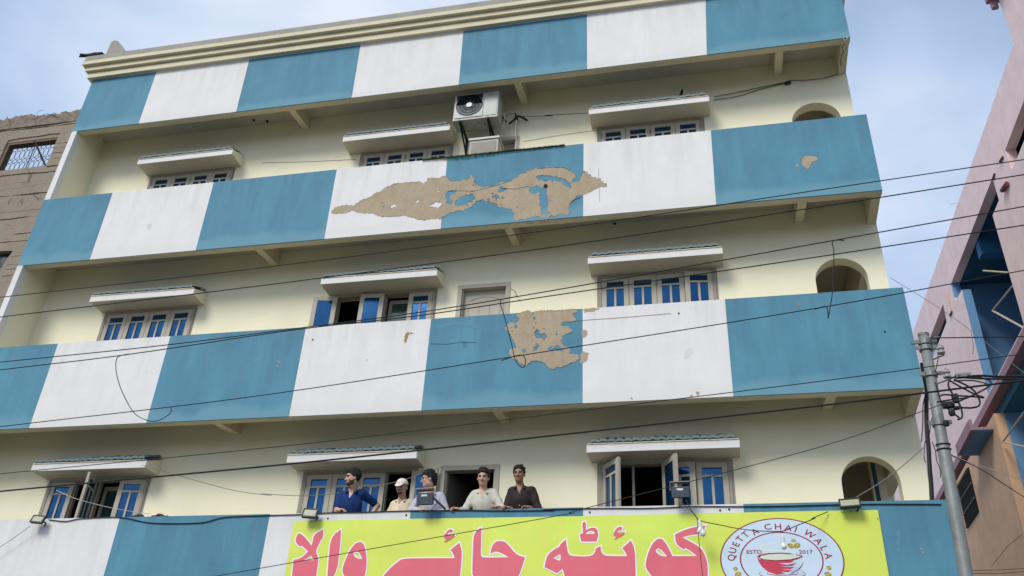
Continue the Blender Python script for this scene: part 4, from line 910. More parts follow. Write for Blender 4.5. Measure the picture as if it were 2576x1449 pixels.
def letter(fn_, outer, holes_=()):
    o = smooth_loop(PB_(fn_, outer), 2); hs = [smooth_loop(PB_(fn_, h), 1) for h in holes_]
    d = .017
    MB().prism([offset_loop(o, d)] + [offset_loop(h, -.009) for h in hs], XZ, YB - .0005, YB).build('letter_outline', 'print_white', BN)
    MB().prism([o] + [offset_loop(h, .007) for h in hs], XZ, YB - .0016, YB - .0009).build('letter', 'print_red', BN)
letter(s4, [(340, 262), (380, 280), (470, 365), (550, 475), (575, 390), (590, 285), (750, 195), (745, 350), (700, 385), (675, 460), (620, 560), (650, 640), (665, 700), (660, 790), (640, 900), (630, 1000), (600, 1150), (500, 1250), (330, 1260), (220, 1200), (215, 1000), (245, 715), (320, 705), (400, 665), (490, 570), (380, 470), (350, 490), (265, 405), (310, 280)], [[(540, 655), (575, 712), (440, 715)]])
letter(s4, [(1050, 200), (1045, 400), (1010, 700), (990, 840), (950, 950), (900, 1050), (830, 1100), (820, 990), (840, 700), (880, 320)])
letter(s4, [(1365, 408), (1420, 425), (1460, 500), (1480, 620), (1490, 760), (1475, 900), (1450, 1010), (1380, 1150), (1200, 1300), (1060, 1330), (1200, 1180), (1130, 1030), (1075, 930), (1080, 850), (1130, 700), (1210, 540), (1290, 440)], [[(1310, 580), (1345, 590), (1380, 640), (1400, 690), (1330, 685), (1275, 640), (1275, 600)]])
letter(s5, [(590, 425), (620, 520), (632, 600), (628, 700), (610, 900), (600, 1000), (560, 1100), (300, 1150), (-300, 1150), (-600, 1250), (-800, 1180), (-780, 1080), (-700, 985), (-580, 850), (-450, 740), (-370, 692), (0, 688), (510, 685), (490, 620), (440, 545)])
letter(s5, [(460, 195), (482, 215), (460, 262), (430, 245), (395, 265), (385, 285), (430, 295), (515, 285), (495, 330), (335, 420), (345, 390), (375, 360), (330, 335), (335, 300), (370, 240), (410, 200)])
letter(s5, [(965, 165), (960, 400), (955, 620), (970, 665), (1010, 678), (1430, 672), (1330, 610), (1230, 570), (1180, 580), (1120, 610), (1130, 530), (1165, 450), (1220, 400), (1290, 392), (1370, 410), (1430, 470), (1520, 580), (1600, 645), (1710, 670), (1660, 830), (1600, 1000), (1500, 1100), (1200, 1150), (1000, 1200), (900, 1120), (820, 980), (808, 930), (820, 600), (832, 255)])
letter(s6, [(-72, 568), (-57, 698), (-37, 798), (13, 852), (330, 858), (400, 820), (430, 760), (435, 715), (520, 680), (520, 740), (540, 800), (600, 850), (970, 850), (940, 780), (885, 715), (1035, 585), (1080, 680), (1105, 800), (1110, 1000), (1115, 1189), (1100, 1350), (700, 1400), (500, 1300), (300, 1400), (-50, 1380), (-97, 1168), (-132, 1068), (-227, 1143), (-327, 1088), (-437, 1038), (-397, 838), (-277, 738), (-177, 688), (-167, 643)], [[(-177, 828), (-167, 898), (-187, 918), (-267, 883)]])
letter(s6, [(250, 262), (275, 310), (265, 340), (270, 405), (340, 370), (420, 365), (465, 400), (478, 470), (470, 530), (450, 600), (200, 605), (180, 580), (165, 480), (220, 455), (205, 290)], [[(350, 425), (400, 440), (405, 462), (275, 465), (310, 440)]])
letter(s6, [(860, 348), (888, 365), (870, 412), (830, 410), (800, 430), (800, 450), (850, 462), (935, 438), (915, 490), (755, 575), (770, 545), (785, 520), (735, 490), (745, 450), (780, 390), (820, 355)])
letter(s6, [(1520, 545), (1580, 570), (1640, 650), (1700, 760), (1740, 850), (2160, 848), (2050, 760), (1960, 710), (1940, 740), (1800, 650), (1785, 480), (1950, 400), (2150, 350), (2310, 330), (2280, 400), (2220, 475), (2050, 490), (1910, 530), (2000, 580), (2150, 660), (2250, 740), (2300, 850), (2340, 1000), (2345, 1189), (2330, 1350), (1900, 1400), (1500, 1350), (1400, 1200), (1300, 1080), (1280, 1000), (1310, 850), (1370, 690), (1440, 590)], [[(1500, 725), (1560, 760), (1630, 845), (1560, 840), (1480, 790), (1465, 750)]])
# emblem
ex, ez, ea, eb = 2.488, 4.825, .737, .527
ell = lambda a, b, n=72: [(ex + a * math.cos(2 * math.pi * k / n), ez + b * math.sin(2 * math.pi * k / n)) for k in range(n)]
def flat(loops, lay, mt, nm): return MB().prism(loops, XZ, YB - .0008 * lay - .0004, YB - .0008 * lay).build(nm, mt, BN)
flat([ell(ea, eb)], 0, 'print_pale', 'emblem_disc')
flat([ell(ea, eb), ell(ea - .016, eb - .013)], 1, 'print_maroon', 'emblem_ring')
flat([ell(.497, .352), ell(.480, .338)], 1, 'print_maroon', 'emblem_ring')
def text_mesh(ch, size):
    cu = bpy.data.curves.new('t', 'FONT'); cu.body = ch; cu.size = size; cu.align_x = 'CENTER'; cu.align_y = 'CENTER'; cu.resolution_u = 3; cu.offset = size * .012
    ob = bpy.data.objects.new('t', cu); COL.objects.link(ob); bpy.context.view_layer.update()
    me = bpy.data.meshes.new_from_object(ob.evaluated_get(bpy.context.evaluated_depsgraph_get())); bpy.data.objects.remove(ob)
    Vv = [tuple(v.co) for v in me.vertices]; Ff = [tuple(p.vertices) for p in me.polygons]; bpy.data.meshes.remove(me); return Vv, Ff
def put_text(ch, x, z_, size, rot, sx, sz, mt, nm):
    Vv, Ff = text_mesh(ch, size); c_, s_ = math.cos(rot), math.sin(rot)
    W_ = [(x + (vx * c_ - vy * s_) * sx, YB - .0022, z_ + (vx * s_ + vy * c_) * sz) for vx, vy, _ in Vv]
    return mk(nm, W_, Ff, mt, BN)
for ch, (lx, ly) in zip('QUETTACHAIWALA', [(500, 725), (515, 635), (555, 560), (605, 490), (675, 435), (795, 400), (955, 340), (1083, 337), (1212, 352), (1308, 370), (1478, 430), (1590, 520), (1660, 603), (1715, 705)]):
    p = PY(lg(lx, ly), YB); an = math.atan2((p[2] - ez) / eb, (p[0] - ex) / ea) - math.pi / 2
    put_text(ch, p[0], p[2], .105, an, 1.22, 1.0, 'print_maroon', 'emblem_letter')
for tx, (lx, ly) in (('ESTD', (780, 655)), ('2017', (1435, 655))):
    p = PY(lg(lx, ly), YB); put_text(tx, p[0], p[2], .066, 0, 1.25, 1.0, 'print_maroon', 'emblem_lettering')
LP = lambda pts: [tuple(PY(lg(*p), YB)[[0, 2]]) for p in pts]
flat([LP([(820, 705), (850, 745), (930, 765), (1100, 765), (1290, 755), (1240, 790), (1085, 795), (1200, 815), (1320, 790), (1260, 830), (1090, 835), (1290, 845), (1240, 870), (1110, 868), (1260, 885), (1210, 910), (1110, 900), (1180, 925), (1070, 938), (960, 905), (880, 840), (835, 770)])], 2, 'print_cup', 'emblem_cup')
flat([LP([(820, 705), (860, 685), (960, 668), (1110, 662), (1240, 670), (1275, 680), (1240, 682), (1110, 675), (970, 682), (870, 702), (850, 725), (900, 745), (1050, 757), (1250, 745), (1360, 718), (1375, 705), (1310, 692), (1310, 682), (1390, 700), (1395, 715), (1330, 745), (1200, 765), (1000, 766), (880, 755)])], 3, 'print_maroon', 'emblem_cup_rim')
flat([LP([(850, 725), (870, 702), (970, 682), (1110, 675), (1300, 690), (1370, 710), (1250, 745), (1050, 757), (900, 745)])], 2, 'print_cream', 'emblem_cup_inside')
flat([LP([(1400, 765), (1395, 800), (1340, 870), (1230, 930), (1260, 925), (1360, 870), (1403, 800)])], 2, 'print_maroon', 'emblem_cup_rim')
def arcb(pts, wd, mt, lay, nm):
    C_ = cat_rom([(p[0], p[1], 0) for p in LP(pts)], 6); l, r_ = [], []
    for i, p in enumerate(C_):
        t = C_[min(i + 1, len(C_) - 1)] - C_[max(0, i - 1)]; t = t / (np.linalg.norm(t) + 1e-9); h = wd * math.sin(math.pi * (i + .6) / (len(C_) + .2)) / 2 + .001
        l.append((p[0] - t[1] * h, p[1] + t[0] * h)); r_.append((p[0] + t[1] * h, p[1] - t[0] * h))
    flat([l + r_[::-1]], lay, mt, nm)
arcb([(880, 895), (845, 920), (870, 950), (980, 985), (1150, 990), (1320, 975), (1430, 940), (1400, 905), (1375, 893)], .008, 'print_maroon', 1, 'emblem_saucer')
arcb([(955, 908), (950, 930), (1050, 945), (1200, 945), (1320, 935), (1335, 912)], .007, 'print_maroon', 1, 'emblem_saucer')
arcb([(1105, 490), (1080, 530), (980, 560), (880, 575), (850, 600), (920, 630), (1080, 645), (1230, 655), (1290, 680)], .022, 'print_cream', 1, 'emblem_steam')
for (lx, ly, rx, rz, ro) in ((1245, 575, .042, .03, -.5), (1325, 572, .042, .033, .5), (1280, 510, .03, .018, 0), (545, 865, .03, .026, .4), (1730, 855, .03, .026, -.4), (578, 935, .042, .03, .3), (1715, 935, .042, .03, -.3)):
    p = PY(lg(lx, ly), YB)
    flat([[(p[0] + rx * math.cos(t) * math.cos(ro) - rz * math.sin(t) * math.sin(ro), p[2] + rx * math.cos(t) * math.sin(ro) + rz * math.sin(t) * math.cos(ro)) for t in np.linspace(0, 2 * math.pi, 20)[:-1]]], 2, 'print_gold', 'emblem_bean')
    flat([[(p[0] + a * math.cos(ro + .6) - b_ * math.sin(ro + .6), p[2] + a * math.sin(ro + .6) + b_ * math.cos(ro + .6)) for a, b_ in ((-rx * .8, -.002), (rx * .8, -.002), (rx * .8, .002), (-rx * .8, .002))]], 3, 'print_cream', 'emblem_bean_line')
for q in (b6(1505, 940), b6(1960, 925), b8(960, 882), b8(1042, 880), b8(1280, 940), b6(515, 955)):
    p = PY(q, YB); MB().lathe((p[0], YB - .006, p[2]), [(.006, 0), (.008, .004)], 8, (0, 1, 0)).build('nail', 'clamp_steel', BN)
# cable along the parapet top
cable('parapet_cable', [PY(q, -.012) for q in (b5(430, 950), b5(580, 965), b5(730, 940), b5(1060, 930), b5(1300, 975), b5(1520, 985), b5(1800, 975), b5(1990, 930), b5(2400, 912), b6(0, 915), b6(340, 905), b6(600, 890), b6(900, 885), b6(1185, 875), b6(1500, 870), b6(1800, 868), b6(2130, 872), b6(2574, 868), b7(180, 862), b7(700, 850), b7(1100, 850), b7(1500, 835), b7(1900, 835), b8(380, 832), b8(770, 822), b8(940, 818), b8(1310, 813), b8(1840, 815))], .007, 'wire_black', 'black cable clipped along the top edge of the lowest parapet')

# ------------------------------------------------------------------ floodlights and bulbs
def floodlight(q, w, h, yaw, tilt, label, back=False, stand=None, Y=-.12, roll=0, glow='lamp_glass'):
    c = Vector(PY(q, Y)); o = empty('floodlight', c); tag(o, label, 'floodlight', 'floodlights along the lowest parapet')
    M3 = Matrix.Rotation(yaw, 3, 'Z') @ Matrix.Rotation(tilt, 3, 'X') @ Matrix.Rotation(roll, 3, 'Y')
    def bb(nm, mt, x0, x1, y0, y1, z0, z1):
        b = MB().box(x0, x1, y0, y1, z0, z1); b.v = [tuple(c + M3 @ Vector(v)) for v in b.v]; b.build(nm, mt, o)
    hw, hh, s_ = w / 2, h / 2, (-1 if not back else 1); bt = .018
    bb('housing', 'lamp_grey' if back else 'lamp_black', -hw + .006, hw - .006, -.018, .018, -hh + .006, hh - .006)
    ya, yb = sorted((s_ * .0185, s_ * .030))
    for nm, e in (('bezel', (-hw, hw, hh - bt, hh)), ('bezel', (-hw, hw, -hh, -hh + bt * 1.3)), ('bezel', (-hw, -hw + bt, -hh + bt * 1.3, hh - bt)), ('bezel', (hw - bt, hw, -hh + bt * 1.3, hh - bt))):
        bb(nm, 'lamp_black', e[0], e[1], ya, yb, e[2], e[3])
    y2, y3 = sorted((s_ * .0187, s_ * .024)); bb('glass', glow, -hw + bt, hw - bt, y2, y3, -hh + bt * 1.3, hh - bt)
    if not back:
        for r_ in range(3):
            y4, y5 = sorted((s_ * .0242, s_ * .0252)); bb('led_row', 'lamp_glass', -hw + .03, hw - .03, y4, y5, -hh + .045 + r_ * (h - .07) / 3, -hh + .06 + r_ * (h - .07) / 3)
    if back:
        bb('label_plate', 'bulb_white', -.045, .035, -.0205, -.0182, hh - .055, hh - .03)
        for sx, sz in ((-.6, -.4), (.6, -.4), (.6, .45), (-.3, .2)): bb('screw', 'lamp_black', sx * hw - .006, sx * hw + .006, -.0225, -.0182, sz * hh - .006, sz * hh + .006)
        b = MB().tube([tuple(c + M3 @ Vector(v)) for v in ((-hw - .012, .0, hh * .3), (-hw - .012, 0, hh + .06), (hw + .012, 0, hh + .06), (hw + .012, 0, hh * .3))], .007, 5); b.build('yoke', 'metal_wire', o)
    else:
        MB().tube([tuple(c + M3 @ Vector(v)) for v in ((hw * .6, .02, 0), (hw * .6 + .03, .08, .01), (hw * .6, .118, -.02))], .012, 6).build('yoke', 'lamp_black', o)
    return o, c
floodlight(b5(338, 953), .20, .13, R(8), R(-18), 'leftmost black floodlight clipped to the white parapet', roll=R(4))
floodlight(b6(428, 900), .215, .145, R(6), R(-18), 'black floodlight above the left end of the yellow banner', roll=R(3))
floodlight(b8(1033, 812), .255, .135, R(-6), R(-22), 'black floodlight above the right end of the yellow banner', roll=R(-2), glow='banner_yellow' if False else 'lamp_glass')
o, c = floodlight(b6(1442, 765), .235, .165, R(4), R(10), 'grey backed floodlight tied to sticks before the man with glasses', True, Y=-.22, roll=R(-3))
MB().tube([(c.x + .10, c.y + .02, c.z + .03), tuple(PY(b6(1625, 858), .02))], .016, 6).build('stick', 'wood_brown', o)
MB().tube([(c.x - .12, c.y + .01, c.z + .13), (c.x + .0, c.y + .015, c.z + .125), (c.x + .12, c.y + .01, c.z + .13)], .018, 6).build('tied_rag', 'tape_brown', o)
MB().tube([tuple(PY(b6(1560, 790), -.1)), tuple(PY(b6(1530, 830), -.05)), tuple(PY(b6(1500, 868), .0))], .006, 5).build('lead', 'wood_brown', o)
o, c = floodlight(b7(1388, 705), .235, .145, R(-4), R(10), 'grey backed floodlight on a post before the right open window', True, Y=-.22, roll=R(1))
MB().tube([(c.x - .03, c.y + .04, c.z + .12), (c.x - .02, c.y + .10, c.z - .05), tuple(PY(b7(1380, 822), -.005))], .022, 6).build('post', 'bamboo', o)
MB().tube([(c.x - .11, c.y - .0, c.z + .115), (c.x + .10, c.y, c.z + .125)], .017, 6).build('tied_rag', 'tape_brown', o)
MB().tube([(c.x - .05, c.y - .005, c.z + .05), (c.x - .05, c.y + .02, c.z + .13)], .024, 7).build('tied_rag', 'bamboo', o)
YS = -.3
cable('lamp_string', [PY(b7(1435, 775), -.25), PY(b7(1480, 860), YS), PY(b7(1530, 930), YS), PY(b7(1580, 965), YS), PY(b7(1750, 1000), YS), PY(b7(1900, 1030), YS), PY(b7(2080, 1050), YS), PY(b7(2290, 1052), YS), PY(b7(2400, 1010), YS), PY(b7(2574, 940), YS), PY(b8(700, 940), -.2), PY(b8(840, 880), -.04)], .0055, 'wire_black', 'black bulb string sagging in front of the round emblem')
cable('lamp_string', [PY(b7(1400, 790), -.25), PY(b7(1460, 860), YS), PY(b7(1530, 930), YS), PY(b7(1545, 1080), YS), PY(b7(1555, 1180), YS), PY(b7(1570, 1330), YS), PY(b7(1585, 1449), YS), PY(b7(1600, 1650), YS)], .004, 'wire_black', 'thin black lead hanging down past the two bulbs')
def bulb(qs, ang, label):
    p0, p1 = Vector(PY(qs[0], YS)), Vector(PY(qs[1], YS)); d = (p1 - p0); L_ = d.length; o = empty('light_bulb', p0); tag(o, label, 'light bulb', 'bulbs on the string')
    MB().lathe(p0, [(.005, -.03), (.016, 0), (.02, .02), (.02, L_ * .48)], 12, d).build('socket', 'white_plastic', o)
    MB().lathe(p0, [(.017, L_ * .48 + .001), (.02, L_ * .5), (.022, L_ * .56), (.035, L_ * .72), (.037, L_ * .82), (.03, L_ * .93), (.012, L_)], 16, d).build('globe', 'bulb_white', o, smooth=True)
    return o
bulb((b7(1560, 970), b7(1592, 1100)), 0, 'white bulb nearer the viewer at the right end of the lettering')
bulb((b7(1556, 962), b7(1562, 1075)), 0, 'white bulb half hidden behind another at the lettering end')
bulb((b7(2292, 1095), b7(2306, 1215)), 0, 'white bulb hanging in front of the round emblem')
MB().tube([PY(b7(2290, 1055), YS), PY(b7(2293, 1098), YS)], .004, 5).build('lead', 'wire_black', bpy.data.objects['light_bulb.002'])

# ================================================================== solid bodies grown from distance fields
class SDF:
    def __init__(s): s.p = []
    def cone(s, a, b, ra, rb, k=.02, tag_=0): s.p.append(('c', np.array(a, float), np.array(b, float), ra, rb, k, tag_)); return s
    def ell(s, c, rx, ry, rz, M=None, k=.02, tag_=0): s.p.append(('e', np.array(c, float), np.array((rx, ry, rz), float), np.eye(3) if M is None else np.array(M, float), 0, k, tag_)); return s
def prim(p, X):
    if p[0] == 'c':
        a, b, ra, rb = p[1:5]; ba = b - a; pa = X - a; h = np.clip((pa @ ba) / max(ba @ ba, 1e-9), 0, 1)
        return np.linalg.norm(pa - h[..., None] * ba, axis=-1) - (ra + (rb - ra) * h)
    c, r_, M_ = p[1:4]; q = (X - c) @ M_.T; k0 = np.linalg.norm(q / r_, axis=-1); k1 = np.linalg.norm(q / r_ ** 2, axis=-1)
    return k0 * (k0 - 1) / np.maximum(k1, 1e-6)
def bounds(ps):
    lo, hi = np.full(3, 1e9), np.full(3, -1e9)
    for p in ps:
        if p[0] == 'c':
            m_ = max(p[3], p[4]); lo = np.minimum(lo, np.minimum(p[1], p[2]) - m_); hi = np.maximum(hi, np.maximum(p[1], p[2]) + m_)
        else: m_ = p[2].max(); lo = np.minimum(lo, p[1] - m_); hi = np.maximum(hi, p[1] + m_)
    return lo, hi
def grow(sdf, h, sub=(), extra=None, noise=0., nf_=55.):
    lo, hi = bounds(sdf.p); lo = lo - 3 * h; hi = hi + 3 * h; n = np.ceil((hi - lo) / h).astype(int) + 1
    G = np.full(n, .2, dtype=np.float32)
    axs = [lo[i] + h * np.arange(n[i]) for i in range(3)]
    for p in sdf.p:
        l, u_ = bounds([p]); k = p[5]; pad = k + 3 * h
        i0 = np.maximum(((l - pad - lo) / h).astype(int), 0); i1 = np.minimum(((u_ + pad - lo) / h).astype(int) + 2, n)
        sl = tuple(slice(a, b) for a, b in zip(i0, i1))
        X = np.stack(np.meshgrid(*[axs[i][sl[i]] for i in range(3)], indexing='ij'), -1)
        d = prim(p, X).astype(np.float32); g = G[sl]
        hh = np.maximum(k - np.abs(g - d), 0) / k; G[sl] = np.minimum(g, d) - hh * hh * k * .25
    if extra is not None or noise:
        X = np.stack(np.meshgrid(*axs, indexing='ij'), -1)
        if noise:
            G += (noise * (np.sin(X[..., 2] * nf_ + X[..., 0] * nf_ * 1.3 + 2 * np.sin(X[..., 0] * nf_ * .7 - X[..., 2] * 9)) * np.sin(X[..., 0] * nf_ * .45 + 3 * np.sin(X[..., 2] * nf_ * .3)) + .6 * np.sin(X[..., 2] * nf_ * .8 - X[..., 0] * nf_ * 1.2 + X[..., 1] * nf_ + 2.5 * np.sin(X[..., 0] * 13)))).astype(np.float32)
        if extra is not None: G = np.maximum(G, extra(X).astype(np.float32))
    for p in sub:
        l, u_ = bounds([p]); i0 = np.maximum(((l - .02 - lo) / h).astype(int), 0); i1 = np.minimum(((u_ + .02 - lo) / h).astype(int) + 2, n)
        if (i1 <= i0).any(): continue
        sl = tuple(slice(a, b) for a, b in zip(i0, i1)); X = np.stack(np.meshgrid(*[axs[i][sl[i]] for i in range(3)], indexing='ij'), -1)
        G[sl] = np.maximum(G[sl], -prim(p, X).astype(np.float32))
    ins = G < 0
    # naive surface nets
    c = [ins[i:n[0] - 1 + i, j:n[1] - 1 + j, k:n[2] - 1 + k] for i in (0, 1) for j in (0, 1) for k in (0, 1)]
    tot = sum(a.astype(np.int8) for a in c); act = (tot > 0) & (tot < 8); idx = np.full(act.shape, -1, dtype=np.int64); ijk = np.argwhere(act); idx[act] = np.arange(len(ijk))
    acc = np.zeros((len(ijk), 3)); cnt = np.zeros(len(ijk))
    cor = [(i, j, k) for i in (0, 1) for j in (0, 1) for k in (0, 1)]
    val = np.stack([G[ijk[:, 0] + a, ijk[:, 1] + b, ijk[:, 2] + d] for a, b, d in cor], 1)
    for e in range(8):
        for g in range(e + 1, 8):
            if sum(abs(a - b) for a, b in zip(cor[e], cor[g])) != 1: continue
            va, vb = val[:, e], val[:, g]; cr_ = (va < 0) != (vb < 0); t = np.where(cr_, va / np.where(cr_, va - vb, 1), 0)
            pt = np.array(cor[e])[None] + t[:, None] * (np.array(cor[g]) - np.array(cor[e]))[None]; acc[cr_] += pt[cr_]; cnt += cr_
    V = lo + h * (ijk + acc / np.maximum(cnt, 1)[:, None]); F = []
    for ax in range(3):
        a = np.take(ins, range(n[ax] - 1), ax); b = np.take(ins, range(1, n[ax]), ax); ch = np.argwhere(a != b); o1, o2 = [(1, 2), (2, 0), (0, 1)][ax]
        ch = ch[(ch[:, o1] > 0) & (ch[:, o2] > 0) & (ch[:, o1] < n[o1] - 1) & (ch[:, o2] < n[o2] - 1)]
        def g_(d1, d2): q = ch.copy(); q[:, o1] -= d1; q[:, o2] -= d2; return idx[q[:, 0], q[:, 1], q[:, 2]]
        quad = np.stack([g_(0, 0), g_(1, 0), g_(1, 1), g_(0, 1)], 1)
        inside_first = ins[ch[:, 0], ch[:, 1], ch[:, 2]]
        quad = np.where(inside_first[:, None], quad, quad[:, ::-1]); F.append(quad)
    return V, np.concatenate(F)
def nrm(v): v = np.array(v, float); return v / np.linalg.norm(v)

def person(label, head, hdir, hroll, neck, shL, shR, elL, elR, wrL, wrR, hip, handL, handR, skin, shirt, sleeve, hairkind, beard, seed, sc=1.0, vneck=.09, extras=()):
    """joints are world points. L is the side at the left of the picture. sleeve: 'short' or 'long'."""
    fz = FL[1]; base = Vector((hip[0], hip[1], fz))
    f = nrm(hdir); r_ = nrm(np.cross(f, (0, 0, 1))); u_ = np.cross(r_, f); r_ = nrm(r_ * math.cos(hroll) + u_ * math.sin(hroll)); u_ = np.cross(r_, f)
    H = lambda a, b, c: np.array(head) + (r_ * a + f * b + u_ * c) * sc
    M_ = np.stack([r_, f, u_])
    hip, neck, shL, shR, elL, elR, wrL, wrR = (np.array(q, float) for q in (hip, neck, shL, shR, elL, elR, wrL, wrR))
    mid_ = (shL + shR) / 2; shL = mid_ + (shL - mid_) * .9 - np.array((0, 0, .02)); shR = mid_ + (shR - mid_) * .9 - np.array((0, 0, .02))
    ch = (shL + shR) / 2; ch = ch * .55 + neck * .45 - np.array((0, 0, .16)); ax = nrm(shR - shL); waist = ch * .4 + hip * .6 + np.array((0, 0, .02))
    B = SDF()
    # torso, legs, feet
    tm = np.stack([ax, nrm(np.cross((0, 0, 1), ax)), (0, 0, 1)])
    B.ell(ch, .148, .105, .19, tm, .06); B.ell(waist, .145, .10, .16, tm, .08); B.ell(hip, .155, .11, .13, tm, .06)
    B.cone(shL + ax * .03, shR - ax * .03, .054, .054, .05); B.cone(ch, neck, .10, .052, .05)
    for s_ in (-1, 1):
        hp = hip + ax * s_ * .085 - np.array((0, 0, .05)); kn = np.array((hp[0] + s_ * .01, hp[1] + .0, fz + .48)); an = np.array((kn[0], kn[1] + .04, fz + .09))
        B.cone(hp, kn, .085, .058, .03); B.cone(kn, an, .058, .042, .02); B.ell((an[0], an[1] - .07, fz + .045), .042, .12, .045, None, .03)
    # arms and hands
    for sh, el, wr, hd in ((shL, elL, wrL, handL), (shR, elR, wrR, handR)):
        B.cone(sh, el, .052, .040, .035); B.cone(el, wr, .041, .027, .02)
        if hd is None: continue
        fd, pn = nrm(hd[0]), nrm(hd[1]); sd_ = np.cross(fd, pn); curl = hd[2]
        pc = wr + fd * .045; B.ell(pc, .048, .040, .016, np.stack([fd, sd_, pn]), .012); B.cone(wr, pc, .024, .02, .02)
        for i, ln in enumerate((.066, .074, .070, .056)):
            o_ = sd_ * (.030 - .020 * i); k0 = wr + fd * .085 + o_; k1 = k0 + (fd * math.cos(curl) - pn * math.sin(curl)) * ln * .5
            k2 = k1 + (fd * math.cos(2 * curl) - pn * math.sin(2 * curl)) * ln * .32; k3 = k2 + (fd * math.cos(2.7 * curl) - pn * math.sin(2.7 * curl)) * ln * .22
            B.cone(pc + o_ * .8, k0, .010, .0098, .004); B.cone(k0, k1, .0098, .009, .003); B.cone(k1, k2, .009, .0085, .003); B.cone(k2, k3, .0085, .0075, .003)
        t0 = pc - fd * .025 + sd_ * .030; t1 = t0 + (fd * .6 + sd_ * .6 - pn * .3) * .038; t2 = t1 + (fd * .9 + sd_ * .1 - pn * .4) * .03
        B.cone(t0, t1, .014, .0115, .008); B.cone(t1, t2, .0115, .009, .004)
    # neck and head
    B.cone(neck - np.array((0, 0, .04)), H(0, -.02, -.06), .054, .050, .03)
    B.ell(H(0, -.008, .035), .074 * sc, .094 * sc, .082 * sc, M_, .02); B.ell(H(0, .022, -.045), .058 * sc, .062 * sc, .062 * sc, M_, .04)
    B.ell(H(0, .062, -.088), .026 * sc, .020 * sc, .018 * sc, M_, .025)
    for s_ in (-1, 1):
        B.ell(H(s_ * .076, -.012, -.005), .011, .020, .030, M_, .008); B.ell(H(s_ * .036, .064, -.018), .022, .018, .02, M_, .02)
    B.cone(H(0, .083, .018), H(0, .104, -.022), .0085, .0135, .010); B.cone(H(-.011, .092, -.027), H(.011, .092, -.027), .008, .008, .008)
    B.cone(H(-.04, .078, .028), H(.04, .078, .028), .010, .010, .016); B.cone(H(-.018, .083, -.055), H(.018, .083, -.055), .008, .008, .008)
    sub = [('e', H(s_ * .031, .093, .008), np.array((.016, .012, .011)), M_, 0, .01, 0) for s_ in (-1, 1)]
    V, F = grow(B, .0068, sub)
    C_ = V[F].mean(1); q = (C_ - np.array(head)) @ M_.T / sc
    mi = np.zeros(len(F), dtype=np.int32)
    mi[C_[:, 2] < hip[2] - .02] = 1
    mi[(C_[:, 2] < hip[2] + .10) & (np.linalg.norm(C_[:, :2] - hip[:2], axis=1) < .17)] = 1
    hd_ = np.linalg.norm(q, axis=1) < .17
    a_, b_, c_ = q[:, 0], q[:, 1], q[:, 2]
    if beard >= .5: mi[hd_ & (b_ > .055) & (np.abs(c_ + .043) < (.0082 if beard >= 1 else .0042)) & (np.abs(a_) < (.028 if beard >= 1 else .022))] = 2       # moustache
    if beard >= 2:
        jaw = hd_ & (b_ > -.012) & ((c_ < -.072) | ((np.abs(a_) > .040) & (c_ < -.030 - .25 * (b_ - .0)))) & (c_ > -.125) & ~((b_ < .03) & (c_ < -.098)); mi[jaw] = 2
    if beard == 1.5: mi[hd_ & (b_ > .05) & (c_ < -.072) & (c_ > -.115) & (np.abs(a_) < .045)] = 2
    mi[hd_ & (b_ > .07) & (np.abs(c_ + .058) < .008) & (np.abs(a_) < .021)] = 3
    mi[hd_ & (b_ > .055) & (np.abs(c_ - .030 + .10 * np.maximum(np.abs(a_) - .03, 0)) < .0085) & (np.abs(a_) > .009) & (np.abs(a_) < .053)] = 4
    mi[hd_ & (b_ > .06) & (np.abs(c_ - .008) < .0075) & (np.abs(np.abs(a_) - .031) < .015)] = 4
    o = mk('person', V, F, [skin, 'trouser', 'beard_dark', 'lip', 'eye_dark'], None, base, True, mi)
    tag(o, label, 'person', 'men leaning on the lowest parapet')
    # shirt
    T = SDF(); g = .014
    T.ell(ch, .148 + g, .105 + g, .19 + g, tm, .06); T.ell(waist, .148 + g, .10 + g, .17 + g, tm, .08); T.ell(hip - np.array((0, 0, .06)), .165 + g, .118 + g, .16, tm, .06)
    T.cone(shL + ax * .03, shR - ax * .03, .054 + g, .054 + g, .05); T.cone(ch, neck - np.array((0, 0, .055)), .10 + g, .068, .04)
    for sh, el, wr in ((shL, elL, wrL), (shR, elR, wrR)):
        if sleeve == 'short': T.cone(sh, sh + (el - sh) * .74, .052 + g, .058, .035)
        else:
            T.cone(sh, el, .052 + g, .050, .035); T.cone(el, el + (wr - el) * .86, .050, .036, .02)
    nf = nrm((f[0] * .25 + ch[0] * 0, f[1], 0)); nf = nrm((-ax[1], ax[0], 0)); nf = nf if nf[1] < 0 else -nf
    thr = neck + nf * .055 - np.array((0, 0, .015))
    sb = [('c', neck + np.array((0, 0, -.03)), H(0, -.02, -.05), .056, .056, .01, 0), ('c', thr + np.array((0, 0, .03)), thr + nf * .045 - np.array((0, 0, vneck + .03)), .050, .006, .01, 0)]
    V, F = grow(T, .0075, sb, noise=.0034, nf_=24.); sh_o = mk('shirt', V, F, shirt, o, None, True)
    # collar: a folded band round the neck, open at the front
    K_ = MB(); rr = []
    side = nrm(np.cross((0, 0, 1), nf)); nb = neck - np.array((0, 0, .022)); top_, low_ = [], []
    for t in np.linspace(-2.62, 2.62, 25):
        d = -nf * math.cos(t) + side * math.sin(t); k = abs(t) / 2.62
        e = nb + d * (.066 + .014 * k) + nf * .010; top_.append(e + np.array((0, 0, .034 - .05 * k ** 2)) - d * .006); low_.append(e + d * (.030 + .004 * k ** 3) + np.array((0, 0, -.016 - .040 * k ** 3)))
    n_ = len(top_); Vc = top_ + low_ + [p - (p - nb) * .06 for p in low_]; Fc = []
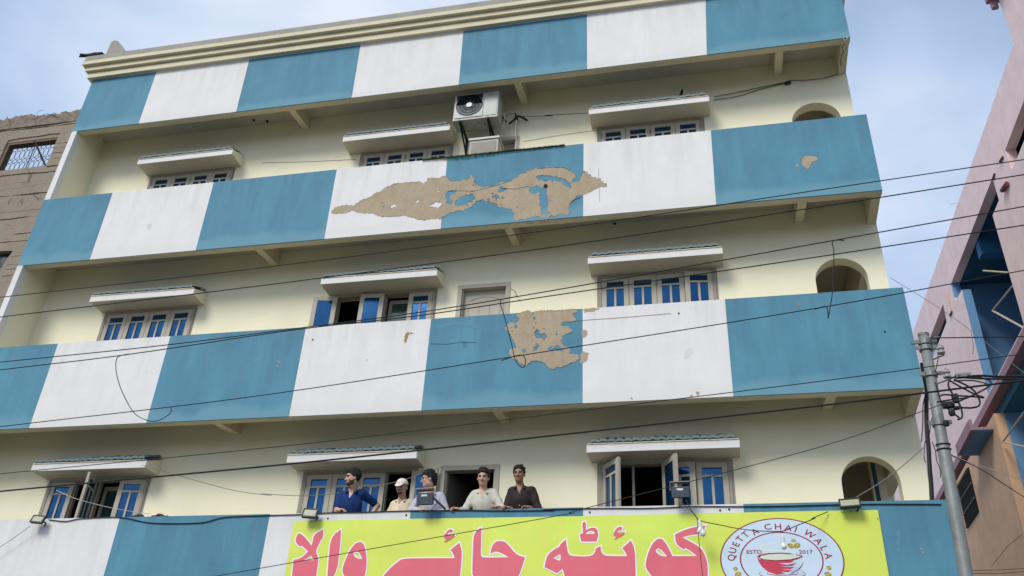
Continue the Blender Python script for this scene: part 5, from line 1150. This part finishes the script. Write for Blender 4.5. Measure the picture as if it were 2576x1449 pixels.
    for i in range(n_ - 1): Fc += [(i, i + 1, n_ + i + 1, n_ + i), (n_ + i, n_ + i + 1, 2 * n_ + i + 1, 2 * n_ + i), (i + 1, i, 2 * n_ + i, 2 * n_ + i + 1)]
    mk('collar', Vc, Fc, shirt, sh_o, None, True)
    # hair
    if hairkind != 'cap':
        Hs = SDF(); gx = .015
        Hs.ell(H(0, -.014, .042), (.076 + gx) * sc, (.094 + gx) * sc, (.084 + gx) * sc, M_, .02)
        if hairkind == 'quiff': Hs.ell(H(0, .035, .105), .060, .050, .030, M_, .03); Hs.ell(H(0, -.03, .095), .068, .065, .04, M_, .03)
        if hairkind == 'thick': Hs.ell(H(-.01, .025, .100), .070, .062, .036, M_, .03); Hs.ell(H(0, -.05, .06), .080, .075, .07, M_, .03)
        if hairkind == 'long': Hs.ell(H(0, .01, .098), .074, .075, .04, M_, .03); Hs.ell(H(0, -.075, -.02), .062, .042, .075, M_, .03); Hs.ell(H(-.05, .045, .075), .03, .03, .03, M_, .03)
        if hairkind == 'short': Hs.ell(H(0, .02, .095), .062, .055, .028, M_, .03)
        hr = random.Random(seed)
        for _ in range(34):
            th, ph = hr.uniform(0, 6.28), hr.uniform(.15, 1.35); aa, bb, cc = math.sin(ph) * math.cos(th), math.sin(ph) * math.sin(th), math.cos(ph)
            p_ = H(.086 * aa, -.014 + .104 * bb, .046 + (.094 + (.012 if hairkind in ('quiff', 'thick', 'long') else 0)) * cc); q_ = p_ + (r_ * hr.uniform(-.03, .03) + f * hr.uniform(-.045, .02) + u_ * hr.uniform(-.012, .012))
            Hs.cone(p_, q_, .013, .007, .008)
        def cut(X):
            qq = (X - np.array(head)) @ M_.T / sc; a, b, c = qq[..., 0], qq[..., 1], qq[..., 2]
            line = np.maximum((b - c + .25 * np.maximum(np.abs(a) - .045, 0) * (c > .03)) * .72, -1); side_ = (np.abs(a) * .0) 
            ear = np.where((b > -.045) & (b < .03), -.010 - c, -1.)       # clear of the ears
            nape = (-.085 if hairkind != 'long' else -.115) - c
            return np.maximum(np.maximum(line, ear * .7), nape) 
        V, F = grow(Hs, .006, (), cut, noise=.0022, nf_=85.); mk('hair', V, F, 'hair_black', o, None, True)
    else:
        Hs = SDF(); Hs.ell(H(0, -.010, .045), .086, .104, .092, M_, .02)
        V, F = grow(Hs, .006, (), lambda X: (.046 - ((X - np.array(head)) @ M_.T)[..., 2])); cp = mk('cap', V, F, 'cap_cream', o, None, True)
        Vz = SDF(); Vz.ell(H(0, .092, .040), .062, .070, .009, np.stack([r_, nrm(f * .85 - u_ * .5), nrm(u_ * .85 + f * .5)]), .01)
        V, F = grow(Vz, .005, (), lambda X: (.06 - ((X - np.array(head)) @ M_.T)[..., 1])); mk('peak', V, F, 'cap_cream', cp, None, True)
        Hb = SDF(); Hb.ell(H(0, -.022, .02), .080, .092, .085, M_, .02)
        V, F = grow(Hb, .006, (), lambda X: (lambda qq: np.maximum(np.maximum(qq[..., 2] - .045, -.06 - qq[..., 2]), qq[..., 1] + .02))((X - np.array(head)) @ M_.T)); mk('hair', V, F, 'hair_black', o, None, True)
    if 'glasses' in extras:
        G_ = MB()
        for s_ in (-1, 1):
            cc_ = H(s_ * .034, .104, .006); G_.tube([cc_ + r_ * .024 * math.cos(t) + u_ * .019 * math.sin(t) for t in np.linspace(0, 6.283, 17)], .0028, 5, False)
            G_.tube([H(s_ * .057, .10, .012), H(s_ * .076, .02, .008), H(s_ * .078, -.01, .004)], .0025, 5)
        G_.tube([H(-.011, .108, .01), H(.011, .108, .01)], .0025, 5); tag(G_.build('glasses', 'metal_wire', o), kind=None)
    if 'zip' in extras:
        zz = thr + nf * .05 - np.array((0, 0, vneck + .0)); MB().obox(zz + nf * .014 + np.array((0, 0, .0)), side, nf, (0, 0, 1), .007, .004, .035).build('zip', 'zip_white', sh_o)
    if 'placket' in extras:
        for i in range(4):
            zz = ch + nf * (.128 - .006 * i) + np.array((0, 0, .06 - .085 * i)); MB().lathe(zz, [(.006, -.006), (.007, .003)], 8, nf).build('button', 'frame_wood', sh_o)
    return o
J = lambda x, y, Y: PY(b6(x, y), Y)
pt = BT[1]
def on(p, dz): p = np.array(p); p[2] = pt + dz; return p
person('man in a navy zip polo shirt with dark beard, looking left', J(803, 588, .17), (-.82, -.62, -.10), 0, J(805, 690, .27), J(700, 735, .27), J(905, 712, .32), J(665, 868, .20), J(1022, 825, .52), J(672, 868, .03), J(985, 885, .42), (J(800, 720, .3)[0], .42, FL[1] + .95),
       ((.9, -.15, .1), (0, -.2, 1), .55), ((-.3, .1, -.9), (0, -1, 0), .3), 'skin_light', 'shirt_navy', 'short', 'thick', 2, 1, 1.0, .10, ('zip',))
person('man in a cream shirt and cream cap, leaning low over the parapet', J(1238, 668, .17), (-.12, -.97, -.22), .03, J(1245, 768, .27), J(1170, 815, .27), J(1318, 800, .27), J(1130, 900, .30), J(1350, 900, .30), J(1150, 905, .2), J(1330, 905, .2), (J(1245, 740, .3)[0] + .02, .45, FL[1] + .80),
       None, None, 'skin_mid', 'shirt_cream', 'long', 'cap', 1.5, 2, .97, .08, ('placket',))
person('man with glasses and a lavender shirt behind the tied floodlight', J(1477, 600, .20), (-.93, -.36, -.12), 0, J(1498, 705, .30), J(1395, 745, .29), J(1592, 735, .33), J(1325, 862, .24), J(1635, 880, .33), J(1395, 868, .05), J(1560, 885, .16), (J(1495, 740, .3)[0], .44, FL[1] + .92),
       ((.95, -.15, .05), (0, -.3, 1), .5), None, 'skin_light', 'shirt_lavender', 'long', 'long', 0, 3, 1.0, .07, ('glasses',))
person('man in a pale sage kameez with swept up hair, facing front', J(1958, 585, .20), (.08, -.97, -.20), .03, J(1962, 695, .28), J(1868, 730, .27), J(2060, 705, .30), J(1800, 862, .20), J(2130, 862, .22), J(1742, 866, .03), J(2102, 852, .04), (J(1960, 740, .3)[0], .44, FL[1] + .95),
       ((-.75, -.5, .25), (.1, -.2, 1), .75), ((-.75, -.35, .40), (-.1, -.2, 1), .6), 'skin_light', 'shirt_sage', 'long', 'quiff', .5, 4, 1.0, .12, ('placket',))
person('man in a dark brown shirt, rightmost of the men at the parapet', J(2277, 552, .22), (.0, -.97, -.16), 0, J(2287, 655, .30), J(2205, 698, .29), J(2400, 685, .32), J(2150, 875, .28), J(2455, 872, .30), J(2205, 856, .05), J(2375, 850, .05), (J(2310, 720, .3)[0], .45, FL[1] + 1.0),
       ((-.8, -.45, .25), (.1, -.2, 1), .6), ((-.85, -.35, .20), (-.1, -.2, 1), .55), 'skin_dark', 'shirt_umber', 'long', 'short', .5, 5, .97, .11, ('placket',))

# ------------------------------------------------------------------ birds and cloths
def bird(q, Y, s, yaw, label, mt='hair_black', z=None):
    c = Vector(PY(q, Y)); 
    if z is not None: c.z = z
    B = SDF(); rot = Matrix.Rotation(yaw, 3, 'Z'); P3 = lambda x, y, z_: np.array(c + rot @ Vector((x * s, y * s, z_ * s)))
    M_ = np.array((rot @ Matrix.Rotation(R(-18), 3, 'Y')).transposed())
    B.ell(P3(0, 0, .09), .11 * s, .052 * s, .055 * s, M_, .03 * s); B.ell(P3(.105, 0, .135), .042 * s, .034 * s, .034 * s, M_, .03 * s)
    B.cone(P3(.13, 0, .135), P3(.19, 0, .122), .014 * s, .004 * s, .006 * s)
    B.cone(P3(-.08, 0, .085), P3(-.25, .012, .07), .03 * s, .018 * s, .03 * s); B.cone(P3(-.08, 0, .085), P3(-.24, -.02, .095), .026 * s, .012 * s, .02 * s)
    B.cone(P3(.02, .02, .05), P3(.03, .022, .0), .009 * s, .006 * s, .01 * s); B.cone(P3(.02, -.02, .05), P3(.03, -.022, .0), .009 * s, .006 * s, .01 * s)
    V, F = grow(B, .006 * s if s > .8 else .006); o = mk('bird', V, F, mt, None, c, True); tag(o, label, 'bird'); return o
bird(a1(830, 500), -.1, 1.25, R(12), 'black crow perched on the left end of the roof cornice', z=15.655)
bird(a3(1397, 845), .5, .55, R(-70), 'small dark bird on the tiles of the top right sunshade')
def cloth(q, label, mt, pr):
    c = Vector(PY(q, .03)); c.z = pt + .002; B = SDF()
    for x, z_, rx, rz in pr: B.ell(c + Vector((x, .03, z_)), rx, .06, rz, None, .03)
    V, F = grow(B, .006, (), lambda X: pt + .002 - X[..., 2], noise=.004); o = mk('cloth', V, F, mt, None, c, True); tag(o, label, 'cloth')
cloth(b5(1215, 905), 'crumpled grey cloth on the lowest parapet by the left window', 'cloth_grey', ((-.05, .015, .07, .025), (.03, .03, .06, .03)))
cloth(b5(1400, 905), 'dark red cloth lying on the lowest parapet above the blue panel', 'cloth_red', ((-.06, .008, .07, .016), (.02, .025, .05, .03), (.10, .006, .08, .014)))
